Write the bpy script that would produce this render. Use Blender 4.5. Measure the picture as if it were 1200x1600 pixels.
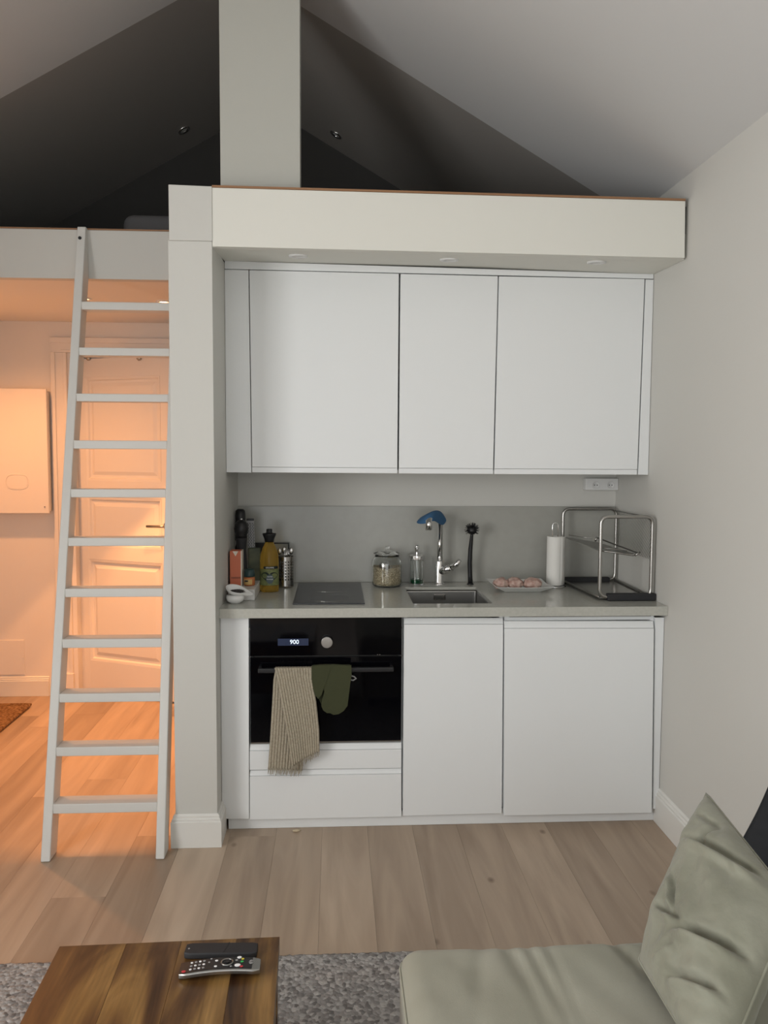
import bpy, bmesh, math, random
from mathutils import Vector, Matrix, noise
random.seed(7)
for o in list(bpy.data.objects): bpy.data.objects.remove(o)
S = bpy.context.scene
COL = S.collection

# ------------------------------------------------------------------ camera
FPX = 1300.0
CAM = Vector((-0.263, -3.184, 1.4835))
def _axes(yaw=0.0586, p=-0.072, r=0.0051):
    f = Vector((math.sin(yaw)*math.cos(p), math.cos(yaw)*math.cos(p), math.sin(p)))
    rt = Vector((math.cos(yaw), -math.sin(yaw), 0)); up = rt.cross(f)
    c, s = math.cos(r), math.sin(r)
    return f, rt*c+up*s, up*c-rt*s
CF, CR, CU = _axes()
cd = bpy.data.cameras.new('camera'); cam = bpy.data.objects.new('camera', cd); COL.objects.link(cam)
cd.sensor_fit = 'HORIZONTAL'; cd.sensor_width = 36; cd.lens = 36*FPX/1200; cd.clip_start = .05
cam.matrix_world = Matrix.Translation(CAM) @ Matrix((CR, CU, -CF)).transposed().to_4x4()
S.camera = cam
# ------------------------------------------------------------------ world, lights, exposure
W = bpy.data.worlds.new('sky'); S.world = W; W.use_nodes = True
W.node_tree.nodes['Background'].inputs[0].default_value = (.75, .87, 1, 1)
W.node_tree.nodes['Background'].inputs[1].default_value = .8
S.view_settings.view_transform = 'Standard'; S.view_settings.look = 'None'
S.view_settings.exposure = 0.09; S.view_settings.gamma = 1; S.view_settings.use_curve_mapping = False
def area(name, loc, rot, sx, sy, power, color):
    l = bpy.data.lights.new(name, 'AREA'); l.shape = 'RECTANGLE'; l.size = sx; l.size_y = sy
    l.energy = power; l.color = color
    o = bpy.data.objects.new(name, l); o.location = loc; o.rotation_euler = rot; COL.objects.link(o); return o
DAY = (1.0, .985, .96)
area('daylight_front', (-.55, -5.30, 1.3), (math.radians(90), 0, 0), 2.3, 2.0, 28, DAY)      # faces +Y
area('daylight_side', (-2.53, -3.05, 1.5), (0, math.radians(-90), 0), 1.5, 2.0, 84, DAY)       # faces +X

# ------------------------------------------------------------------ helpers
def at(px, py, axis, val):
    d = CF + CR*((px-600)/FPX) - CU*((py-800)/FPX)
    i = 'XYZ'.index(axis); t = (val-CAM[i])/d[i]
    return CAM + d*t
def rayplane(px, py, n, c):
    d = CF + CR*((px-600)/FPX) - CU*((py-800)/FPX); n = Vector(n)
    return CAM + d*((c-n.dot(CAM))/n.dot(d))
def lin(c):
    return tuple(((v/255)/12.92 if v/255 <= .04045 else ((v/255+.055)/1.055)**2.4) for v in c)
MATS = {}
def mat(name, col, rough=.5, metal=0, bump=None, var=None, trans=0, ior=1.45, coat=0, alpha=1, emit=None, sheen=0, spec=.5):
    m = bpy.data.materials.new(name); m.use_nodes = True; MATS[name] = m
    nt = m.node_tree; b = nt.nodes['Principled BSDF']; I = b.inputs
    I['Base Color'].default_value = (*col, 1); I['Roughness'].default_value = rough; I['Metallic'].default_value = metal
    I['Transmission Weight'].default_value = trans; I['IOR'].default_value = ior; I['Coat Weight'].default_value = coat
    I['Specular IOR Level'].default_value = spec; I['Sheen Weight'].default_value = sheen
    if emit: I['Emission Color'].default_value = (*emit[0], 1); I['Emission Strength'].default_value = emit[1]
    tc = nt.nodes.new('ShaderNodeTexCoord')
    if bump:
        n = nt.nodes.new('ShaderNodeTexNoise'); n.inputs['Scale'].default_value = bump[0]; n.inputs['Detail'].default_value = 4
        nt.links.new(tc.outputs['Object'], n.inputs['Vector'])
        bp = nt.nodes.new('ShaderNodeBump'); bp.inputs['Strength'].default_value = bump[1]; bp.inputs['Distance'].default_value = .002 if len(bump) < 3 else bump[2]
        nt.links.new(n.outputs[0], bp.inputs['Height']); nt.links.new(bp.outputs[0], I['Normal'])
    if var:   # (scale, colour2, detail)
        n = nt.nodes.new('ShaderNodeTexNoise'); n.inputs['Scale'].default_value = var[0]; n.inputs['Detail'].default_value = var[2] if len(var) > 2 else 3
        nt.links.new(tc.outputs['Object'], n.inputs['Vector'])
        r = nt.nodes.new('ShaderNodeValToRGB'); r.color_ramp.elements[0].position = .38; r.color_ramp.elements[1].position = .62
        r.color_ramp.elements[0].color = (*col, 1); r.color_ramp.elements[1].color = (*var[1], 1)
        nt.links.new(n.outputs[0], r.inputs[0]); nt.links.new(r.outputs[0], I['Base Color'])
    return m
def setprops(o, label=None, cat=None, group=None, kind=None):
    if label: o['label'] = label
    if cat: o['category'] = cat
    if group: o['group'] = group
    if kind: o['kind'] = kind
    return o
def thing(name, label, cat, loc=(0, 0, 0), group=None):
    o = bpy.data.objects.new(name, None); o.empty_display_size = .05; COL.objects.link(o); o.location = loc
    return setprops(o, label, cat, group)
def link(name, bm, m, parent=None, smooth=False, bev=0, seg=2, sub=0, solid=0):
    """link a bmesh built in WORLD coordinates; parent's location is subtracted"""
    off = Vector((0, 0, 0)); p = parent
    while p is not None: off += p.location; p = p.parent
    bmesh.ops.recalc_face_normals(bm, faces=bm.faces) if not solid else None
    if parent is None:      # origin at bottom centre of bounds
        xs = [v.co for v in bm.verts]
        c = Vector(((min(v.x for v in xs)+max(v.x for v in xs))/2, (min(v.y for v in xs)+max(v.y for v in xs))/2, min(v.z for v in xs)))
        loc = c
    else:
        loc = Vector((0, 0, 0))
    bmesh.ops.translate(bm, vec=-(off+loc), verts=bm.verts)
    me = bpy.data.meshes.new(name); bm.to_mesh(me); bm.free()
    me.materials.append(MATS[m] if isinstance(m, str) else m)
    if smooth:
        for f in me.polygons: f.use_smooth = True
    o = bpy.data.objects.new(name, me); COL.objects.link(o); o.location = loc
    if parent is not None: o.parent = parent
    if solid:
        md = o.modifiers.new('s', 'SOLIDIFY'); md.thickness = solid; md.offset = 0
    if bev:
        md = o.modifiers.new('b', 'BEVEL'); md.width = bev; md.segments = seg; md.limit_method = 'ANGLE'; md.angle_limit = math.radians(35)
        if seg > 1:
            for f in me.polygons: f.use_smooth = True
            o.modifiers.new('w', 'WEIGHTED_NORMAL')
    if sub:
        md = o.modifiers.new('u', 'SUBSURF'); md.levels = sub; md.render_levels = sub
    return o
def box(bm, x0, x1, y0, y1, z0, z1):
    v = [bm.verts.new(p) for p in ((x0, y0, z0), (x1, y0, z0), (x1, y1, z0), (x0, y1, z0), (x0, y0, z1), (x1, y0, z1), (x1, y1, z1), (x0, y1, z1))]
    for f in ((3, 2, 1, 0), (4, 5, 6, 7), (0, 1, 5, 4), (1, 2, 6, 5), (2, 3, 7, 6), (3, 0, 4, 7)): bm.faces.new([v[i] for i in f])
    return v
def Bx(*boxes):
    bm = bmesh.new()
    for b in boxes: box(bm, *b)
    return bm
def prism(bm, pts, vec):
    """polygon pts (3D) extruded by vec"""
    a = [bm.verts.new(p) for p in pts]; b = [bm.verts.new(Vector(p)+Vector(vec)) for p in pts]
    n = len(a); bm.faces.new(a); bm.faces.new(b[::-1])
    for i in range(n): bm.faces.new((a[i], b[i], b[(i+1) % n], a[(i+1) % n]))
    return bm
def hull8(bm, q, vec):
    return prism(bm, q, vec)
def lathe(bm, prof, c=(0, 0, 0), n=28, rot=None):
    c = Vector(c); rings = []
    for r, z in prof:
        if r < 1e-5:
            p = Vector((0, 0, z)); p = rot @ p if rot else p; rings.append([bm.verts.new(c+p)])
        else:
            ring = []
            for i in range(n):
                a = 2*math.pi*i/n; p = Vector((r*math.cos(a), r*math.sin(a), z)); p = rot @ p if rot else p
                ring.append(bm.verts.new(c+p))
            rings.append(ring)
    for a, b in zip(rings, rings[1:]):
        if len(a) == 1 and len(b) == 1: continue
        for i in range(n):
            j = (i+1) % n
            if len(a) == 1: bm.faces.new((a[0], b[i], b[j]))
            elif len(b) == 1: bm.faces.new((a[i], a[j], b[0]))
            else: bm.faces.new((a[i], a[j], b[j], b[i]))
    return bm
def L(prof, c=(0, 0, 0), n=28, rot=None): return lathe(bmesh.new(), prof, c, n, rot)
def tube(bm, pts, r, n=8, closed=False):
    pts = [Vector(p) for p in pts]; m = len(pts)
    rad = r if isinstance(r, (list, tuple)) else [r]*m
    T = []
    for i in range(m):
        if closed: t = pts[(i+1) % m]-pts[i-1]
        else: t = pts[min(i+1, m-1)]-pts[max(i-1, 0)]
        T.append(t.normalized())
    u = T[0].orthogonal().normalized(); rings = []
    for i in range(m):
        u = (u-T[i]*u.dot(T[i])).normalized(); w = T[i].cross(u)
        rings.append([bm.verts.new(pts[i]+(u*math.cos(2*math.pi*k/n)+w*math.sin(2*math.pi*k/n))*rad[i]) for k in range(n)])
    for i in range(m if closed else m-1):
        a, b = rings[i], rings[(i+1) % m]
        for k in range(n): bm.faces.new((a[k], a[(k+1) % n], b[(k+1) % n], b[k]))
    if not closed: bm.faces.new(rings[0][::-1]); bm.faces.new(rings[-1])
    return bm
def arc_pts(pts, rad, seg=5, closed=False):
    """round the corners of a polyline"""
    pts = [Vector(p) for p in pts]; out = []; m = len(pts)
    for i in range(m):
        if not closed and i in (0, m-1): out.append(pts[i]); continue
        a, b, c = pts[i-1], pts[i], pts[(i+1) % m]
        d1 = (a-b).normalized(); d2 = (c-b).normalized(); rr = min(rad, (a-b).length*.45, (c-b).length*.45)
        for k in range(seg+1):
            t = k/seg; out.append((b+d1*rr)*(1-t)**2+b*2*t*(1-t)+(b+d2*rr)*t*t)
    return out
def gridmesh(bm, fn, nu, nv):
    g = [[bm.verts.new(fn(i/nu, j/nv)) for j in range(nv+1)] for i in range(nu+1)]
    for i in range(nu):
        for j in range(nv): bm.faces.new((g[i][j], g[i+1][j], g[i+1][j+1], g[i][j+1]))
    return g
def text(s, size, loc, rotm, m, parent, name='lettering', ext=.0002, align='CENTER'):
    cu = bpy.data.curves.new('t', 'FONT'); cu.body = s; cu.size = size; cu.extrude = ext; cu.align_x = align; cu.align_y = 'CENTER'
    t = bpy.data.objects.new('t', cu); COL.objects.link(t)
    me = bpy.data.meshes.new_from_object(t.evaluated_get(bpy.context.evaluated_depsgraph_get()))
    bpy.data.objects.remove(t)
    bm = bmesh.new(); bm.from_mesh(me); bpy.data.meshes.remove(me)
    bmesh.ops.transform(bm, matrix=Matrix.Translation(Vector(loc)) @ rotm.to_4x4(), verts=bm.verts)
    return link(name, bm, m, parent)
FRONT = Matrix.Rotation(math.radians(90), 3, 'X')     # text plane facing -Y

# ------------------------------------------------------------------ materials
mat('wall_paint', (.645, .637, .60), .85, bump=(180, .12))
mat('beam_paint', (.765, .76, .70), .6, bump=(120, .06))
mat('beam_paint_shaded', (.50, .50, .455), .65, bump=(120, .06))  # beam paint for the chimney, darkened in colour for the weaker light up there
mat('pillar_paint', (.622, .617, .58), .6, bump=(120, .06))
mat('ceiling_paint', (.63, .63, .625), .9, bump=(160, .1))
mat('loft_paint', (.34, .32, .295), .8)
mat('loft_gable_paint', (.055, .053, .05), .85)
mat('hall_paint', (.80, .77, .73), .7, bump=(160, .08))
mat('trim_paint', (.78, .775, .74), .4)
mat('ladder_paint', (.70, .70, .67), .45, bump=(60, .08))
mat('cabinet_white', (.83, .85, .855), .38)
mat('cabinet_inner', (.7, .71, .71), .5)
mat('dark_gap', (.02, .02, .02), .8)
mat('subfloor', (.12, .08, .05), .9)
mat('quartz', (.46, .46, .415), .09, var=(90, (.49, .49, .445), 6))
mat('splash_stone', (.372, .370, .338), .22, var=(25, (.383, .381, .35), 3))
mat('black_glass', (.002, .002, .003), .05, spec=.22)
mat('hob_glass', (.035, .037, .042), .28)
mat('chrome', (.82, .82, .82), .08, 1)
mat('steel', (.42, .41, .39), .25, 1)
mat('steel_dark', (.30, .295, .28), .3, 1)
mat('sink_steel', (.36, .355, .34), .32, 1)
mat('black_plastic', (.012, .012, .013), .4)
mat('black_matte', (.02, .02, .022), .65)
mat('white_plastic', (.75, .75, .74), .3)
mat('ceramic', (.82, .82, .80), .15)
mat('glass', (.97, .99, .98), .0, trans=1, ior=1.45)
mat('oak_edge', (.30, .16, .08), .6)
mat('carpet_dark', (.04, .04, .04), .95)
mat('orange_card', lin((206, 116, 86)), .6)
mat('cream_print', (.75, .68, .58), .6)
mat('dark_green_lid', (.015, .04, .04), .4)
mat('mustard', (.55, .36, .13), .5)
mat('orange_glass', (.45, .15, .05), .2)
mat('olive_card', (.10, .11, .06), .6, var=(20, (.06, .07, .045)))
mat('vinegar', (.92, .62, .13), .04, trans=.82, ior=1.2)
mat('bottle_clear', (.80, .72, .35), .03, trans=.85, ior=1.3)
mat('label_green', (.12, .15, .06), .5, var=(60, (.20, .22, .08)))
mat('label_dark', (.01, .018, .018), .5)
mat('label_slate', (.07, .10, .11), .5)
mat('white_print', (.8, .8, .8), .5)
mat('grey_print', (.3, .3, .3), .5)
mat('soap_green', (.01, .12, .05), .1, trans=.3)
mat('blue_cloth', (.045, .125, .25), .85, bump=(300, .3))
mat('paper', (.80, .79, .75), .9, bump=(250, .3))
mat('meat', (.40, .235, .195), .4, bump=(90, .8, .004), var=(38, (.58, .43, .37), 5))
mat('stone_white', (.70, .69, .66), .4, var=(25, (.6, .59, .57)))
mat('mitt_cloth', (.048, .053, .024), .95, bump=(400, .2))
mat('coir', (.34, .20, .09), .95, bump=(200, 1, .01), var=(60, (.16, .08, .03), 5))
mat('mattress_fabric', (.13, .13, .135), .9)
mat('charcoal_fabric', (.018, .020, .023), .9, bump=(500, .3))
mat('display_blue', (.02, .03, .07), .2, emit=((.05, .07, .13), .08))
mat('display_digit', (.8, .9, 1), .3, emit=((.75, .88, 1), .9))
mat('lamp_glow', (1, .7, .4), .5, emit=((1, .6, .28), 9))
mat('lamp_lens', (.65, .65, .63), .4)
mat('red_print', (.5, .04, .05), .5); mat('green_print', (.04, .4, .1), .5); mat('yellow_print', (.6, .5, .05), .5)
mat('crumb_tan', (.6, .5, .35), .9)
mat('bread_dark', (.035, .03, .028), .6)
# towel, sofa fabric, oats, rug, wood: a few more nodes
mat('towel_cloth', (.36, .315, .24), .95, bump=(350, .5), var=(150, (.45, .40, .31)))
mat('sage_velvet', (.20, .20, .15), .75, bump=(30, .35, .01), sheen=.2, var=(7, (.26, .26, .205), 4))
mat('sage_seat', (.29, .285, .225), .8, bump=(450, .2), sheen=.15, var=(5, (.33, .325, .265), 3))
mat('oats', (.78, .66, .46), .9, bump=(260, 1, .006), var=(210, (.30, .23, .14), 4))
def wood_floor():
    m = mat('oak_plank', (.4, .3, .2), .42); nt = m.node_tree; b = nt.nodes['Principled BSDF']; N = nt.nodes.new; K = nt.links.new
    tc = N('ShaderNodeTexCoord'); oi = N('ShaderNodeObjectInfo')
    add = N('ShaderNodeVectorMath'); add.operation = 'ADD'; mp = N('ShaderNodeMapping'); mp.inputs['Scale'].default_value = (9, .75, 9)
    sc = N('ShaderNodeVectorMath'); sc.operation = 'SCALE'; sc.inputs['Scale'].default_value = 37
    cx = N('ShaderNodeCombineXYZ'); K(oi.outputs['Random'], cx.inputs[0]); K(oi.outputs['Random'], cx.inputs[1]); K(cx.outputs[0], sc.inputs[0])
    K(tc.outputs['Object'], add.inputs[0]); K(sc.outputs[0], add.inputs[1]); K(add.outputs[0], mp.inputs[0])
    n1 = N('ShaderNodeTexNoise'); n1.inputs['Scale'].default_value = 1.3; n1.inputs['Detail'].default_value = 7; n1.inputs['Distortion'].default_value = .8; K(mp.outputs[0], n1.inputs[0])
    r = N('ShaderNodeValToRGB'); e = r.color_ramp.elements; e[0].position = .3; e[0].color = (.345, .262, .195, 1); e[1].position = .7; e[1].color = (.51, .405, .312, 1); K(n1.outputs[0], r.inputs[0])
    hs = N('ShaderNodeMix'); hs.data_type = 'RGBA'; hs.blend_type = 'MULTIPLY'; hs.inputs['Factor'].default_value = 1
    rr = N('ShaderNodeValToRGB'); e = rr.color_ramp.elements; e[0].color = (.76, .73, .70, 1); e[1].color = (1.14, 1.13, 1.11, 1); K(oi.outputs['Random'], rr.inputs[0])
    K(r.outputs[0], hs.inputs['A']); K(rr.outputs[0], hs.inputs['B'])
    # knots
    v = N('ShaderNodeTexVoronoi'); v.inputs['Scale'].default_value = 2.6; mp2 = N('ShaderNodeMapping'); mp2.inputs['Scale'].default_value = (1.8, 1.1, 1); K(add.outputs[0], mp2.inputs[0]); K(mp2.outputs[0], v.inputs[0])
    kr = N('ShaderNodeValToRGB'); e = kr.color_ramp.elements; e[0].position = .03; e[0].color = (.30, .25, .22, 1); e[1].position = .075; e[1].color = (1, 1, 1, 1); K(v.outputs['Distance'], kr.inputs[0])
    mx = N('ShaderNodeMix'); mx.data_type = 'RGBA'; mx.blend_type = 'MULTIPLY'; mx.inputs['Factor'].default_value = .8; K(hs.outputs['Result'], mx.inputs['A']); K(kr.outputs[0], mx.inputs['B'])
    K(mx.outputs['Result'], b.inputs['Base Color'])
    bp = N('ShaderNodeBump'); bp.inputs['Strength'].default_value = .12; bp.inputs['Distance'].default_value = .001; K(n1.outputs[0], bp.inputs['Height']); K(bp.outputs[0], b.inputs['Normal'])
wood_floor()
def wood_table():
    m = mat('sheesham', (.2, .1, .04), .35); nt = m.node_tree; b = nt.nodes['Principled BSDF']; N = nt.nodes.new; K = nt.links.new
    tc = N('ShaderNodeTexCoord'); oi = N('ShaderNodeObjectInfo')
    add = N('ShaderNodeVectorMath'); add.operation = 'ADD'; mp = N('ShaderNodeMapping'); mp.inputs['Scale'].default_value = (7, 1.5, 7)
    mp.inputs['Rotation'].default_value = (0, 0, .12)
    sc = N('ShaderNodeVectorMath'); sc.operation = 'SCALE'; sc.inputs['Scale'].default_value = 23
    cx = N('ShaderNodeCombineXYZ'); K(oi.outputs['Random'], cx.inputs[0]); K(oi.outputs['Random'], cx.inputs[1]); K(cx.outputs[0], sc.inputs[0])
    K(tc.outputs['Object'], add.inputs[0]); K(sc.outputs[0], add.inputs[1]); K(add.outputs[0], mp.inputs[0])
    n1 = N('ShaderNodeTexNoise'); n1.inputs['Scale'].default_value = 1.1; n1.inputs['Detail'].default_value = 5; n1.inputs['Distortion'].default_value = 1.6; K(mp.outputs[0], n1.inputs[0])
    r = N('ShaderNodeValToRGB'); cr = r.color_ramp; cr.elements[0].position = .34; cr.elements[0].color = (.030, .012, .005, 1); cr.elements[1].position = .68; cr.elements[1].color = (.29, .165, .055, 1)
    e = cr.elements.new(.45); e.color = (.085, .040, .013, 1); e = cr.elements.new(.56); e.color = (.17, .090, .027, 1); K(n1.outputs[0], r.inputs[0])
    mp3 = N('ShaderNodeMapping'); mp3.inputs['Scale'].default_value = (90, 3, 30); K(add.outputs[0], mp3.inputs[0])
    n2 = N('ShaderNodeTexNoise'); n2.inputs['Scale'].default_value = 1.5; K(mp3.outputs[0], n2.inputs[0])
    mx = N('ShaderNodeMix'); mx.data_type = 'RGBA'; mx.blend_type = 'OVERLAY'; mx.inputs['Factor'].default_value = .5; K(r.outputs[0], mx.inputs['A']); K(n2.outputs[0], mx.inputs['B'])
    K(mx.outputs['Result'], b.inputs['Base Color'])
wood_table()
def rug_mat():
    m = mat('rug_wool', (.3, .29, .29), .95); nt = m.node_tree; b = nt.nodes['Principled BSDF']; N = nt.nodes.new; K = nt.links.new
    tc = N('ShaderNodeTexCoord'); v = N('ShaderNodeTexVoronoi'); v.inputs['Scale'].default_value = 85; K(tc.outputs['Object'], v.inputs[0])
    r = N('ShaderNodeValToRGB'); e = r.color_ramp.elements; e[0].color = (.17, .16, .155, 1); e[1].color = (.45, .435, .42, 1)
    sp = N('ShaderNodeSeparateColor'); K(v.outputs['Color'], sp.inputs[0]); K(sp.outputs[0], r.inputs[0]); K(r.outputs[0], b.inputs['Base Color'])
    bp = N('ShaderNodeBump'); bp.invert = True; bp.inputs['Strength'].default_value = .9; bp.inputs['Distance'].default_value = .006; K(v.outputs['Distance'], bp.inputs['Height']); K(bp.outputs[0], b.inputs['Normal'])
rug_mat()

# ================================================================== THE ROOM SHELL
XR, XL = 1.04, -2.40            # right and left room walls
YF, YB, YH = -5.20, .62, 1.88   # front wall, kitchen back wall, hall back wall
XP0, XP1, YP = -.860, -.704, -.115   # partition / pillar
ZR, XRDG, YC = 3.50, -.67, .47  # ridge
def zc(x): return ZR-(.577*(x-XRDG) if x > XRDG else .572*(XRDG-x))
ZE = zc(XR)
def struct(name, bm, m, parent=None, **k):
    o = link(name, bm, m, parent, **k)
    if parent is None: o['kind'] = 'structure'
    return o
# floor with planks
fl = struct('floor', Bx((XL-.1, XR+.1, YF-.1, YH+.6, -.06, -.016)), 'subfloor')
seam0, pw = .0425, .178
i0 = math.floor((XL-seam0)/pw)
for k in range(i0, i0+40):
    x0 = seam0+k*pw; x1 = x0+pw
    if x0 > XR: break
    a, b = max(x0, XL), min(x1, XR)
    y = YF-random.random()*1.6
    while y < YH+.5:
        ln = random.choice((1.5, 1.9, 2.2)); y2 = y+ln
        ya, yb = max(y, YF), min(y2, YH+.5)
        if yb-ya > .05 and not (a > XP1 and ya > YB):
            if a > XP1: yb = min(yb, YB)
            bm = Bx((a+.0003, b-.0003, ya+.0003, yb-.0003, -.016, random.uniform(-.0003, 0)))
            c = Vector(((a+b)/2, (ya+yb)/2, -.008)); bmesh.ops.translate(bm, vec=-c, verts=bm.verts)
            me = bpy.data.meshes.new('plank'); bm.to_mesh(me); bm.free(); me.materials.append(MATS['oak_plank'])
            o = bpy.data.objects.new('plank', me); COL.objects.link(o); o.parent = fl; o.location = c-fl.location
        y = y2
# right wall with sloping-ceiling height, left wall with a window, front wall with glazed opening
struct('wall_right', Bx((XR, XR+.12, YF, YH+.1, 0, ZE+.02)), 'wall_paint')
wl = Bx((XL-.12, XL, YF, -4.05, 0, ZE), (XL-.12, XL, -2.05, YH+.1, 0, ZE), (XL-.12, XL, -4.05, -2.05, 0, .75), (XL-.12, XL, -4.05, -2.05, 2.25, ZE))
struct('wall_left', wl, 'wall_paint')
bm = bmesh.new()
X0, X1, Z0, Z1 = -1.7, .6, .28, 2.32
box(bm, XL, X0, YF-.12, YF, 0, ZE); box(bm, X1, XR, YF-.12, YF, 0, ZE); box(bm, X0, X1, YF-.12, YF, 0, Z0); box(bm, X0, X1, YF-.12, YF, Z1, ZE)
prism(bm, [(XL, YF-.12, ZE), (XR, YF-.12, ZE), (XRDG, YF-.12, ZR)], (0, .12, 0))
struct('wall_front', bm, 'wall_paint')
def window(name, x0, x1, z0, z1, y, n, horiz=True):
    bm = bmesh.new(); f = .05
    mp = (lambda a0, a1, c0, c1: (a0, a1, y-.03, y+.03, c0, c1)) if horiz else (lambda a0, a1, c0, c1: (y-.03, y+.03, a0, a1, c0, c1))
    box(bm, *mp(x0, x1, z0, z0+f)); box(bm, *mp(x0, x1, z1-f, z1))
    for i in range(n+1):
        a = x0+(x1-x0-f)*i/n; box(bm, *mp(a, a+f, z0+f, z1-f))
    return struct(name, bm, 'trim_paint')
window('window_1', X0, X1, Z0, Z1, YF-.06, 3)
window('window_2', -4.05, -2.05, .75, 2.25, XL-.06, 2, False)
# ceilings
def slope(name, y0, y1, m, t=.06):
    bm = bmesh.new()
    prism(bm, [(XL, y0, zc(XL)), (XRDG, y0, ZR), (XR, y0, zc(XR)), (XR, y0, zc(XR)+t), (XRDG, y0, ZR+t), (XL, y0, zc(XL)+t)], (0, y1-y0, 0))
    return struct(name, bm, m)
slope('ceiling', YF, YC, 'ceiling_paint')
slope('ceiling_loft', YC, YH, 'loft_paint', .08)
# hall back wall with door opening, gable above the loft
DX0, DX1, DZ = at(106, 560, 'Y', YH).x, -.95, at(106, 551, 'Y', YH).z
struct('wall_rear', Bx((XL, DX0, YH, YH+.14, 0, 2.3), (DX0, XP1, YH, YH+.14, DZ, 2.3), (DX1, XP1, YH, YH+.14, 0, DZ)), 'hall_paint')
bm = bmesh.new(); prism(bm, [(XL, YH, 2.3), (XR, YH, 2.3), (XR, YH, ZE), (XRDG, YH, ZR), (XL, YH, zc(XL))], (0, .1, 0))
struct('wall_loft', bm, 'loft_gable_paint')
struct('wall_vestibule', Bx((XL, XP1, YH+.75, YH+.8, 0, 2.4)), 'charcoal_fabric')
# kitchen back wall and the partition that ends in the pillar
struct('wall_back', Bx((XP1, XR, YB, YB+.1, 0, 2.3)), 'wall_paint')
pil = bmesh.new()
box(pil, XP0, XP1, YP, YH, 0, 2.232)
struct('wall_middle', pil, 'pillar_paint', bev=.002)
cap = bmesh.new(); tl = at(263, 288, 'Y', YP-.004); tr = at(331, 291, 'Y', YP-.004)
prism(cap, [(tl.x, YP-.004, 2.232), (tr.x+.0, YP-.004, 2.232), (tr.x, YP-.004, tr.z), (tl.x, YP-.004, tl.z)], (0, .22, 0))
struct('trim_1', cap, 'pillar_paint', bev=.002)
# pillar baseboard: profiled ring
def profile_base(name, path, m, h=.125, t=.016):
    """path: list of (x,y) walked with the room on the right-hand side; mitred moulding"""
    prof = [(0, 0), (t, 0), (t, h*.78), (t*.72, h*.80), (t*.78, h*.86), (t*.45, h*.89), (t*.5, h*.95), (t*.15, h), (0, h)]
    pts = [Vector((p[0], p[1], 0)) for p in path]; bm = bmesh.new(); rings = []
    for i, p in enumerate(pts):
        ns = []
        if i > 0: d = (p-pts[i-1]).normalized(); ns.append(Vector((d.y, -d.x, 0)))
        if i < len(pts)-1: d = (pts[i+1]-p).normalized(); ns.append(Vector((d.y, -d.x, 0)))
        n = ns[0] if len(ns) == 1 else (ns[0]+ns[1])/(1+ns[0].dot(ns[1]))
        rings.append([bm.verts.new(p+n*a+Vector((0, 0, z+.0006))) for a, z in prof])
    for a, b in zip(rings, rings[1:]):
        for k in range(len(prof)-1): bm.faces.new((a[k], a[k+1], b[k+1], b[k]))
    bm.faces.new(rings[0]); bm.faces.new(rings[-1][::-1])
    return struct(name, bm, m)
profile_base('baseboard_middle', [(XP0, YH-.3), (XP0, YP), (XP1, YP), (XP1, .018)], 'trim_paint') if False else None
profile_base('baseboard_middle', [(XP0, YH-.45), (XP0, YP), (XP1, YP), (XP1, .018)], 'trim_paint')
profile_base('baseboard_right', [(XR, .018), (XR, -5.1)], 'trim_paint', h=.14)
profile_base('baseboard_rear', [(XL, YH), (-1.99, YH)], 'trim_paint', h=.12)
# big loft fascia beam + soffit
q = [at(335.5, 293, 'Y', YP), at(1071, 314, 'Y', YP), at(1070, 403, 'Y', YP), at(335.5, 385, 'Y', YP)]
q[1].x = min(q[1].x, XR-.004); q[2].x = min(q[2].x, XR-.002); q[0].x = q[3].x = XP1+.001
bm = bmesh.new(); prism(bm, q, (0, .03, 0)); struct('trim_2', bm, 'beam_paint', bev=.0015)
bm = bmesh.new(); prism(bm, [at(331, 293, 'Y', YP+.006)+Vector((0,0,0)), at(336.5, 293, 'Y', YP+.006), at(336.5, 386, 'Y', YP+.006), at(331, 386, 'Y', YP+.006)], (0, .03, 0)); struct('trim_3', bm, 'beam_paint')
zbl, zbr = q[3].z, q[2].z
sa, sb_ = at(347, 407.5, 'Y', .214).z, at(1026, 428.5, 'Y', .214).z
kk = (YB-YP-.03)/(.214-YP-.03)
bk = Vector((0, YB-YP-.03, 0)); ll, lr = zbl+(sa-zbl)*kk, zbr+(sb_-zbr)*kk
bm = bmesh.new(); vv = [bm.verts.new(p) for p in ((XP1, YP+.03, zbl), (XR-.002, YP+.03, zbr), (XR-.002, YB, lr), (XP1, YB, ll), (XP1, YP+.03, 2.3), (XR-.002, YP+.03, 2.3), (XR-.002, YB, 2.3), (XP1, YB, 2.3))]
for f in ((3, 2, 1, 0), (4, 5, 6, 7), (0, 1, 5, 4), (1, 2, 6, 5), (2, 3, 7, 6), (3, 0, 4, 7)): bm.faces.new([vv[i] for i in f])
SN = (Vector((XR-XP1, 0, zbr-zbl)).cross(Vector((0, YB-YP-.03, ll-zbl)))).normalized(); SC = SN.dot(Vector((XP1, YP+.03, zbl)))
struct('ceiling_soffit', bm, 'beam_paint')
bm = bmesh.new(); prism(bm, [q[0]+Vector((0, -.002, .0005)), q[1]+Vector((0, -.002, .0005)), q[1]+Vector((0, -.002, .008)), q[0]+Vector((0, -.002, .008))], (0, .032, 0))
struct('trim_4', bm, 'oak_edge')
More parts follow.
